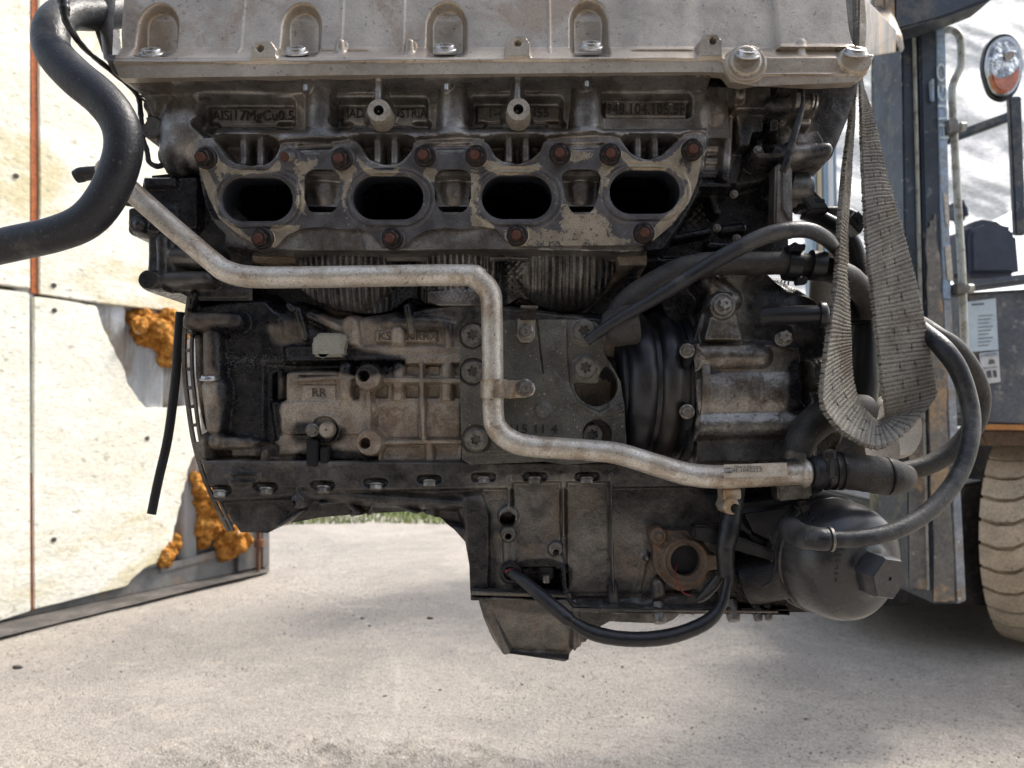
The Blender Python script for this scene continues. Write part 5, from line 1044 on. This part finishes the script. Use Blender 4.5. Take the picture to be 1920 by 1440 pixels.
# pair by matched key stations so that the strip stays square across
def sling():
    keyA = [0, 1, 2, 3, 4, 5, 6, 7, 8, 9, 10, 11, 12, 13, 14, 15, 16, 17, 18, 19, 20, 21]
    A = EA; Bs = EB[:9] + [EB[9], EB[11], EB[12], EB[13], EB[14], EB[16], EB[17], EB[18], EB[19], EB[20], EB[21], EB[22], EB[23]]
    NL = 1150; NW = 105
    def fine(P): return np.array([tuple(W(*p)) for p in spl(P, 40)])
    a = fine(A); b_ = fine(Bs); mid = (a + b_) / 2; s = np.concatenate([[0], np.cumsum(np.linalg.norm(np.diff(mid, axis=0), axis=1))])
    t = np.linspace(0, s[-1], NL); a = np.stack([np.interp(t, s, a[:, k]) for k in range(3)], 1); b_ = np.stack([np.interp(t, s, b_[:, k]) for k in range(3)], 1)
    tan = np.gradient((a + b_) / 2, axis=0); wv = b_ - a; nn = np.cross(tan, wv); nn /= np.linalg.norm(nn, axis=1)[:, None] + 1e-9
    u = np.linspace(0, 1, NW); th = .0021
    P = a[:, None, :] * (1 - u)[None, :, None] + b_[:, None, :] * u[None, :, None]
    per = .0037; yarn = 26
    row = t[:, None] / per * 2 * math.pi; col = u[None, :] * yarn * 2 * math.pi
    wv_ = .0010 * np.abs(np.sin(row / 2 + .25 * np.sin(col))) + .0004 * np.abs(np.sin(col / 2 + row * .25))
    wv_ -= .0005 * ((np.abs(u[None, :] - .36) < .016) | (np.abs(u[None, :] - .64) < .016)) * (np.sin(row / 4) > .2)
    r = np.random.default_rng(2); wv_ = wv_ + r.normal(0, .00012, (NL, NW)); wav = .0018 * np.sin(u[None, :] * 5 + t[:, None] * 30) * .6
    edge = r.normal(0, .0004, (NL, 1)); wn = wv / (np.linalg.norm(wv, axis=1)[:, None] + 1e-9)
    P = P + wn[:, None, :] * (edge * np.sign(u - .5)[None, :] * (np.abs(u - .5) > .46)[None, :])[:, :, None]
    F_ = P + nn[:, None, :] * (th / 2 + wv_ + wav)[:, :, None]; K_ = P - nn[:, None, :] * (th / 2 + wv_ - wav)[:, :, None]
    V = np.concatenate([F_.reshape(-1, 3), K_.reshape(-1, 3)]); j, i = np.meshgrid(np.arange(NL - 1), np.arange(NW - 1), indexing='ij'); q = (j * NW + i).ravel(); o = NL * NW
    f1 = np.stack([q, q + 1, q + NW + 1, q + NW], 1); f2 = np.stack([q + o, q + NW + o, q + NW + 1 + o, q + 1 + o], 1); e = np.arange(NL - 1) * NW
    f3 = np.stack([e, e + NW, e + NW + o, e + o], 1); e2 = e + NW - 1; f4 = np.stack([e2, e2 + o, e2 + NW + o, e2 + NW], 1)
    M['sling'] = mat('webbing', (.345, .325, .285), (.20, .185, .165), 22, .9, .85, 0, .8, 900, .0006, oil=(.045, .04, .034), spk=(.10, .085, .07), spa=.4, c3=(.22, .185, .15), sc3=18, spec=.2)
    link('webbing', fastgrid('webbing', V, np.concatenate([f1, f2, f3, f4]), {'oil': np.tile(np.clip(.95 - wv_ / .0012, 0, 1.1).ravel(), 2), 'cream': np.zeros(2 * NL * NW)}, 0), M['sling'], sl)  # weave gaps darkened in colour to stand for crease shade
    # frayed fibres
    rr = random.Random(4); V = []; Fc = []
    for _ in range(2600):
        k = rr.randrange(90, NL - 60); side = rr.random() < .5; p = Vector(a[k] if side else b_[k]); d_ = Vector(-wn[k] if side else wn[k]); tg = Vector(tan[k]).normalized(); nv = Vector(nn[k])
        if rr.random() < .12: uu = rr.random(); p = Vector(a[k]) * (1 - uu) + Vector(b_[k]) * uu + nv * (.0015 if nv.y < 0 else -.0015); d_ = nv if nv.y < 0 else -nv
        d_ = (d_ + tg * rr.uniform(-.9, .9) + nv * rr.uniform(-.6, .6)).normalized(); ln = rr.uniform(.0012, .0038); w_ = .00014; n0 = len(V); cu = tg * rr.uniform(-.4, .4)
        q1 = p + d_ * ln * .5; q2 = p + (d_ + cu).normalized() * ln
        for z in (p - d_ * .0012, q1, q2): V += [z + tg * w_, z - tg * w_]
        Fc += [(n0, n0 + 1, n0 + 3, n0 + 2), (n0 + 2, n0 + 3, n0 + 5, n0 + 4)]
    M['fibre'] = mat('fibre', (.42, .38, .32), (.30, .27, .22), 30, .9, .9, 0, 0)
    link('frayed_fibres', mesh('frayed_fibres', V, Fc, 0), M['fibre'], sl, kind='stuff')
sling()

# ================================================================ FORKLIFT
fk = thing('forklift', 'dark grey forklift with scratched mast, amber lamp and tan tyre behind the engine', 'forklift', W(1800, 1185, 2.8))
M['mast'] = mat('mast_paint', (.040, .052, .075), (.022, .028, .040), 8, .38, .5, .1, .3, 120, .002, c3=(.10, .095, .085), sc3=9, spk=(.30, .30, .29), spa=.35)
M['mastrust'] = mat('mast_worn', (.19, .175, .155), (.10, .10, .10), 9, .5, .6, .2, .5, 90, .003, c3=(.36, .25, .15), sc3=7, spk=(.4, .36, .3), spa=.5)
M['moss'] = mat('mossy_steel', (.06, .07, .06), (.03, .036, .04), 14, .6, .7, 0, .5, 90, .003, c3=(.26, .23, .13), sc3=10, spk=(.16, .26, .12), spa=.8)
M['mastblue'] = mat('mast_blue_face', (.36, .46, .58), (.22, .30, .42), 3, .4, .5, .1, .2, 120, .001, c3=(.30, .32, .34), sc3=10)
M['flangelow'] = mat('scraped_flange', (.36, .38, .40), (.22, .25, .29), 8, .5, .6, .2, .3, 90, .002, c3=(.30, .23, .16), sc3=9, spk=(.7, .7, .68), spa=.5)
M['fbody'] = mat('forklift_body', (.115, .125, .145), (.075, .082, .10), 7, .5, .6, .1, .3, 80, .002, c3=(.17, .16, .15), sc3=12, spk=(.34, .33, .31), spa=.45)
M['paleletter'] = mat('pale_letter', (.62, .72, .78), (.5, .6, .68), 20, .5, .5, 0, 0)
M['paletube'] = mat('cream_tube', (.52, .52, .46), (.40, .40, .35), 30, .4, .5, .1, .2, 300, .001, c3=(.25, .22, .17), sc3=30)
M['tyre'] = mat('tan_tyre', (.66, .54, .40), (.50, .41, .30), 12, .85, .8, 0, .5, 120, .003, spk=(.16, .13, .10), spa=.5)
M['seat'] = mat('seat_vinyl', (.035, .045, .075), (.024, .030, .052), 20, .45, .5, 0, .2, 200, .001)
M['orange'] = mat('orange_stripe', (.55, .24, .06), (.42, .17, .04), 20, .5, .5, 0, .2, 200, .001)
def fp(name, pts, d, th, m, bev=.004, **k): return prism(name, pts, d, th, M[m], fk, bev, **k)
ms = 1.95
fp('mast_rail', [(1662, -60), (1682, -60), (1690, 1106), (1668, 1060)], ms + .18, .10, 'moss', label='mossy left edge rail of the mast'); fp('mast_rail', [(1689, -60), (1712, -60), (1738, 1107), (1705, 1107)], ms + .02, .16, 'mast', label='inner mast rail')
fp('mast_guide', [(1713, 30), (1717, 30), (1744, 1107), (1739, 1107)], ms + .01, .05, 'paletube', 0.001); fp('mast_rail', [(1722, -60), (1754, -60), (1794, 1132), (1750, 1132)], ms, .17, 'mast', label='outer mast rail')
fp('worn_patch', rag([(1706, 730), (1732, 728), (1737, 1104), (1707, 1104)], 1.2, 8, 3), ms + .012, .006, 'mastrust', 0); fp('worn_patch', rag([(1738, 430), (1754, 400), (1768, 560), (1790, 1128), (1752, 1128), (1744, 700)], 2.5, 8, 5), ms - .006, .005, 'mastrust', 0)
fp('mast_flange', [(1755, 36), (1772, 30), (1784, 560), (1768, 560)], ms - .004, .14, 'mastblue', .002)
fp('mast_flange', [(1768, 561), (1784, 561), (1812, 1126), (1795, 1133)], ms - .003, .14, 'flangelow', .002, label='scraped grey lower length of the mast flange')
fp('mast_pad', [(1745, 150), (1752, 145), (1753, 190), (1747, 186)], ms - .012, .012, 'mastblue', .002)
text('mast_lettering', 'HUGO', 1768, 190, ms - .007, 18, M['paleletter'], fk, rot=91, ext=.001, sx=2.0, space=1.05)
fp('warning_sticker', [(1769, 360), (1777, 366), (1781, 424), (1774, 420)], ms - .008, .002, 'inkw' if 'inkw' in M else 'label', 0); fp('warning_sticker', [(1772, 462), (1782, 458), (1788, 528), (1777, 524)], ms - .008, .002, 'label', 0)
fp('cross_member', [(1676, -60), (1900, -60), (1862, -2), (1772, 32), (1676, 58)], ms - .10, .09, 'mast', .006)
fp('carriage_end', [(1655, -40), (1676, -40), (1680, 56), (1680, 92), (1660, 40)], ms - .12, .05, 'mastrust', .003)
# fork arm from over the engine to the mast
def hull(name, q1, q2, m):
    bm = bmesh.new(); vs = [bm.verts.new(W(*p)) for p in q1 + q2]; bmesh.ops.convex_hull(bm, input=vs); return bm_obj(name, bm, M[m], fk, .003, 2)
hull('fork_arm', [(1560, -30, .92), (1618, -10, .92), (1618, 108, .92), (1560, 104, .92)], [(1660, 62, 1.86), (1686, 62, 1.86), (1686, 98, 1.86), (1660, 98, 1.86)], 'mastrust')
hull('fork_heel', [(1672, 60, 1.70), (1692, 66, 1.72), (1692, 98, 1.72), (1686, 98, 1.70)], [(1640, 10, 1.86), (1668, 10, 1.86), (1696, 92, 1.90), (1680, 98, 1.90)], 'mastrust')
# grab handle
tube('grab_handle', [(1772, 56, 2.02), (1784, 56, 2.0), (1795, 62, 1.98), (1801, 78, 1.97), (1802, 118, 1.97), (1797, 135, 1.97), (1788, 155, 1.97), (1785, 178, 1.97), (1788, 235, 1.97), (1797, 400, 1.97), (1805, 540, 1.97), (1812, 780, 1.97)], 7, M['paletube'], fk, n=16)
for q in ([(1776, 224), (1797, 222), (1800, 248), (1779, 250)], [(1792, 531), (1812, 530), (1814, 552), (1793, 552)]): fp('handle_clamp', q, 1.93, .05, 'sump', .003)
for q in ((1806, 238), (1820, 541)): link('clamp_screw', tube_mesh('clamp_screw', [W(q[0] - 6, q[1], 1.95), W(q[0] + 3, q[1], 1.95)], .012, 12), M['paletube'], fk)
# cab behind the mast
fp('cowl_panel', [(1812, 548), (2300, 520), (2300, 820), (1838, 796), (1815, 780)], 2.35, .5, 'fbody', .01)
fp('dash_bar', [(1812, 526), (1990, 505), (1990, 522), (1812, 546)], 2.30, .06, 'fbody', .012); fp('orange_edge', [(1838, 795), (2200, 800), (2200, 810), (1838, 806)], 2.34, .03, 'orange', .002)
fp('fender', [(1838, 807), (2300, 812), (2300, 835), (1850, 836)], 2.45, .5, 'rustflange', .004)
st1 = fp('data_sticker', [(1814, 566), (1867, 559), (1872, 656), (1818, 660)], 2.342, .004, 'paleletter', 0)
for i in range(9): y = 592 + i * 7; fp('sticker_line', [(1834, y), (1862 - (i % 3) * 4, y - 2), (1862 - (i % 3) * 4, y - .6), (1834, y + 1.4)], 2.3405, .001, 'fbody', 0)
fp('sticker_line', [(1822, 570), (1845, 568), (1845, 571), (1822, 573)], 2.3405, .001, 'fbody', 0)
fp('warning_sticker', [(1837, 662), (1872, 658), (1876, 716), (1842, 721)], 2.341, .004, 'inkwhite', 0); fp('sticker_header', [(1840, 664), (1870, 660), (1871, 666), (1841, 670)], 2.339, .001, 'mastblue', 0)
for q in ([(1856, 674), (1864, 674), (1866, 682), (1854, 683)], [(1843, 690), (1871, 687), (1871, 688.5), (1843, 691.5)], [(1850, 696), (1858, 694), (1860, 708), (1852, 709)], [(1862, 694), (1868, 694), (1870, 707), (1864, 707)]): fp('pictogram', q, 2.339, .001, 'fbody', 0)
def cushion(name, pts, d, th, m, bev): return prism(name, pts, d, th, M[m], fk, bev, seg=5)
cushion('seat_back', [(1814, 520), (1812, 440), (1822, 415), (1850, 408), (1890, 414), (1912, 430), (1920, 520)], 2.75, .16, 'seat', .05)
cushion('head_restraint', [(1806, 410), (1800, 380), (1806, 366), (1818, 380), (1822, 410)], 2.78, .1, 'seat', .02)
fp('cab_pillar', [(1893, 180), (1916, 180), (1925, 440), (1905, 440)], 2.3, .02, 'mast', .004); 
fp('cab_crossbar', [(1780, 250), (1905, 204), (1905, 222), (1780, 268)], 3.0, .05, 'mast', .008); fp('cab_crossbar', [(1700, -120), (2100, -220), (2100, -190), (1700, -90)], 2.9, .05, 'mast', .008)
# lamp
def lamp():
    out = spl([(1848, 118), (1856, 80), (1876, 62), (1900, 62), (1918, 84), (1922, 126), (1912, 165), (1892, 184), (1866, 176), (1854, 150)], 5, True)
    inn = lambda k: [(1886 + (p[0] - 1886) * k, 122 + (p[1] - 122) * k) for p in out]
    o = prism('head_lamp', inn(1.0), 2.16, .04, M['plastic'], fk, .012, seg=4); prism('lamp_rim', inn(.88), 2.15, .02, M['boltw'], o, .003)
    M['lens'] = mat('clear_lens', (.80, .84, .86), (.22, .24, .27), 28, .08, .15, .85, 1, 60, .012, coat=1, contrast=(.45, .55)); M['amber'] = mat('amber_lens', (.62, .16, .04), (.40, .09, .02), 30, .15, .2, 0, .5, 90, .003, coat=1)
    top = [p for p in inn(.78) if p[1] < 140] ; bot = [p for p in inn(.78) if p[1] >= 132]
    prism('clear_lens', inn(.80), 2.143, .02, M['lens'], o, .006, seg=3); prism('amber_lens', [(1861, 136), (1868, 143), (1880, 147), (1894, 142), (1910, 126)] + [p for p in sorted(inn(.79), key=lambda p: math.atan2(p[1] - 122, p[0] - 1886)) if p[1] > 138], 2.136, .02, M['amber'], o, .003)
    link('lamp_bulb', tube_mesh('lamp_bulb', [W(1893, 104, 2.14), W(1893, 104, 2.132)], .012, 16), M['boltw'], o)
lamp()
# wheel
def wheel():
    cx = W(1936, 1003, 2.72); ayaw = R(47); ax_ = Vector((math.cos(ayaw), -math.sin(ayaw), 0)); Rw = .345; wd = .066
    z = cx.z; Rw = cx.z - .003
    rings = [(.12, -wd * .8), (Rw * .55, -wd * .9), (Rw * .9, -wd * 1.05), (Rw * .935, -wd), (Rw * .94, -wd * .6), (Rw * .94, wd * .6), (Rw * .935, wd), (Rw * .9, wd * 1.05), (Rw * .55, wd * .9), (.12, wd * .8)]
    t = link('tyre', loft('tyre', rings, 96, 30), M['tyre'], fk, M=aim(Vector((cx.x, cx.y, z)), ax_))
    bm = bmesh.new(); n = 30
    for i in range(n):
        a0 = 2 * math.pi * i / n; a1 = a0 + 2 * math.pi / n * .82
        for (u0, u1, sh0, sh1) in ((-1.02, -.25, 0, .018), (-.25, .45, .018, .012), (.45, 1.02, .012, -.02)):
            vs = []
            for u, sh in ((u0, sh0), (u1, sh1)):
                for r_ in (Rw * .93, Rw * (1.0 if abs(u) < 1 else .985)):
                    for a in (a0, a1): aa = a + sh * 2; vs.append(bm.verts.new((r_ * math.cos(aa), r_ * math.sin(aa), u * wd)))
            bmesh.ops.convex_hull(bm, input=vs)
    bm_obj('tread_lugs', bm, M['tyre'], t, 0, ang=25, M=None).matrix_basis = Matrix()
    link('wheel_rim', loft('wheel_rim', [(Rw * .56, -.05), (Rw * .56, .058), (Rw * .5, .06), (Rw * .45, .03), (.06, .03), (.06, .06), (.01, .06)], 48), M['orange'], t)
wheel()
fp('chassis', [(1760, 812), (2400, 800), (2400, 1110), (1760, 1100)], 3.15, 1.2, 'dark', .01); fp('chassis', [(1640, 940), (1850, 900), (1850, 1040), (1640, 1020)], 2.6, .5, 'dark', .01)
bm = bmesh.new(); box_bm(bm, (1.25, 2.62, .15), (3.2, 4.3, .5)); bm_obj('underbody_shade_box', bm, M['dark'], fk, .01)  # low box added to deepen the ground shadow and fill the gap darkly
fp('lift_cylinder', [(1640, 650), (1664, 650), (1668, 1030), (1644, 1030)], 2.25, .06, 'sump', .02); fp('axle_housing', [(1600, 930), (1700, 930), (1700, 1010), (1600, 1000)], 2.75, .2, 'dark', .02)
# ================================================================ PLASTIC SHEET AND SHED BEHIND
M['film'] = mat('plastic_film', (.90, .90, .92), (.78, .78, .82), 3, .35, .5, 0, .5, 30, .01, str_=(1, 1, 3.5), c3=(.66, .66, .71), sc3=2.2)
def film():
    nx, nz = 180, 150; P = np.zeros((nz, nx, 3)); 
    for j in range(nz):
        for i in range(nx):
            u, v = i / (nx - 1), j / (nz - 1); x = .7 + 4.2 * u; zb = 1.3 + min(.85, max(0, x - 1.9) * .75); z = zb + (3.4 - zb) * v
            f = (x * .18 + z)
            y = 4.3 - .35 * (v) + .034 * math.sin(f * 17 + math.sin(x * 3) * 1.2) + .013 * math.sin(f * 41 + 2 * math.sin(x * 5 + z)) + .012 * math.sin(x * 23 + z * 50 + 3 * math.sin(z * 9))
            if v < .02: z -= .05 * math.sin(x * 7)
            P[j, i] = (x, y, z + .35 * u * (1 - v) * 0)
    j, i = np.meshgrid(np.arange(nz - 1), np.arange(nx - 1), indexing='ij'); q = (j * nx + i).ravel()
    ob = link('plastic_sheet', fastgrid('plastic_sheet', P.reshape(-1, 3), np.stack([q, q + 1, q + nx + 1, q + nx], 1), None, 0), M['film'])
    ob['label'] = 'wrinkled whitish plastic sheet hung on a frame behind the forklift cab'; ob['category'] = 'plastic sheet'
film()
t_ = M['film'].node_tree; tb = t_.nodes.new('ShaderNodeBsdfTranslucent'); mx = t_.nodes.new('ShaderNodeMixShader'); mx.inputs[0].default_value = .6; tb.inputs[0].default_value = (.8, .82, .86, 1)
pb_ = t_.nodes['Principled BSDF']; t_.links.new(pb_.inputs['Base Color'].links[0].from_socket, tb.inputs[0]); t_.links.new(pb_.outputs[0], mx.inputs[1]); t_.links.new(tb.outputs[0], mx.inputs[2]); t_.links.new(mx.outputs[0], t_.nodes['Material Output'].inputs[0])

M['frameblue'] = mat('frame_blue', (.30, .42, .52), (.24, .34, .43), 4, .5, .5, 0, .1); M['framewhite'] = mat('frame_white', (.80, .80, .78), (.70, .70, .68), 4, .5, .5, 0, .1); M['framecream'] = mat('frame_cream', (.62, .50, .34), (.52, .42, .28), 4, .6, .6, 0, .1)
wf = thing('door_frame', 'white and blue door frame far behind, between engine and sling', 'door frame', (W(1545, 700, 4.1).x, 4.1, 0))
for n_, x0, x1, m_ in (('post', 1519, 1526, 'frameblue'), ('post', 1529, 1538, 'framecream'), ('jamb', 1540, 1548, 'frameblue'), ('jamb', 1549, 1560, 'framewhite'), ('post', 1561, 1566, 'frameblue')):
    a_, b_ = W(x0, 300, 4.1).x, W(x1, 300, 4.1).x; bm = bmesh.new(); box_bm(bm, (a_, 4.08, 0), (b_, 4.2, 2.3)); bm_obj(n_, bm, M[m_], wf, .004)
a_, b_ = W(1515, 300, 4.1).x, W(1570, 300, 4.1).x; bm = bmesh.new(); box_bm(bm, (a_, 4.06, 2.3), (b_, 4.22, 2.38)); bm_obj('lintel', bm, M['framewhite'], wf, .004)
# ================================================================ GARAGE, unseen: inferred from the gate leaf, added to darken the engine's front
gr = thing('unseen_garage', 'unseen grey building with an open doorway, added behind the viewer to darken the engine', 'unseen_garage', (0, -3.2, 0))
M['render'] = mat('grey_render', (.30, .29, .27), (.22, .21, .20), 3, .9, .9, 0, .4, 60, .004); M['interior'] = mat('dark_interior', (.10, .095, .09), (.06, .058, .055), 3, .9, .9, 0, .2, 60, .004)
def slab(name, lo, hi, m): bm = bmesh.new(); box_bm(bm, lo, hi); return bm_obj(name, bm, M[m], gr, 0)
slab('front_wall', (-5.2, -3.45, 0), (-2.3, -3.2, 3.1), 'render'); slab('front_wall', (2.3, -3.45, 0), (5.2, -3.2, 3.1), 'render'); slab('lintel', (-2.3, -3.45, 2.5), (2.3, -3.2, 3.1), 'render')
slab('side_wall', (-5.2, -10, 0), (-4.95, -3.45, 3.1), 'interior'); slab('side_wall', (4.95, -10, 0), (5.2, -3.45, 3.1), 'interior'); slab('back_wall', (-4.95, -10, 0), (4.95, -9.8, 3.1), 'interior')
slab('roof', (-5.4, -10.1, 3.1), (5.4, -3.0, 3.25), 'render'); slab('garage_floor', (-4.95, -9.8, .012), (4.95, -3.2, .02), 'interior')
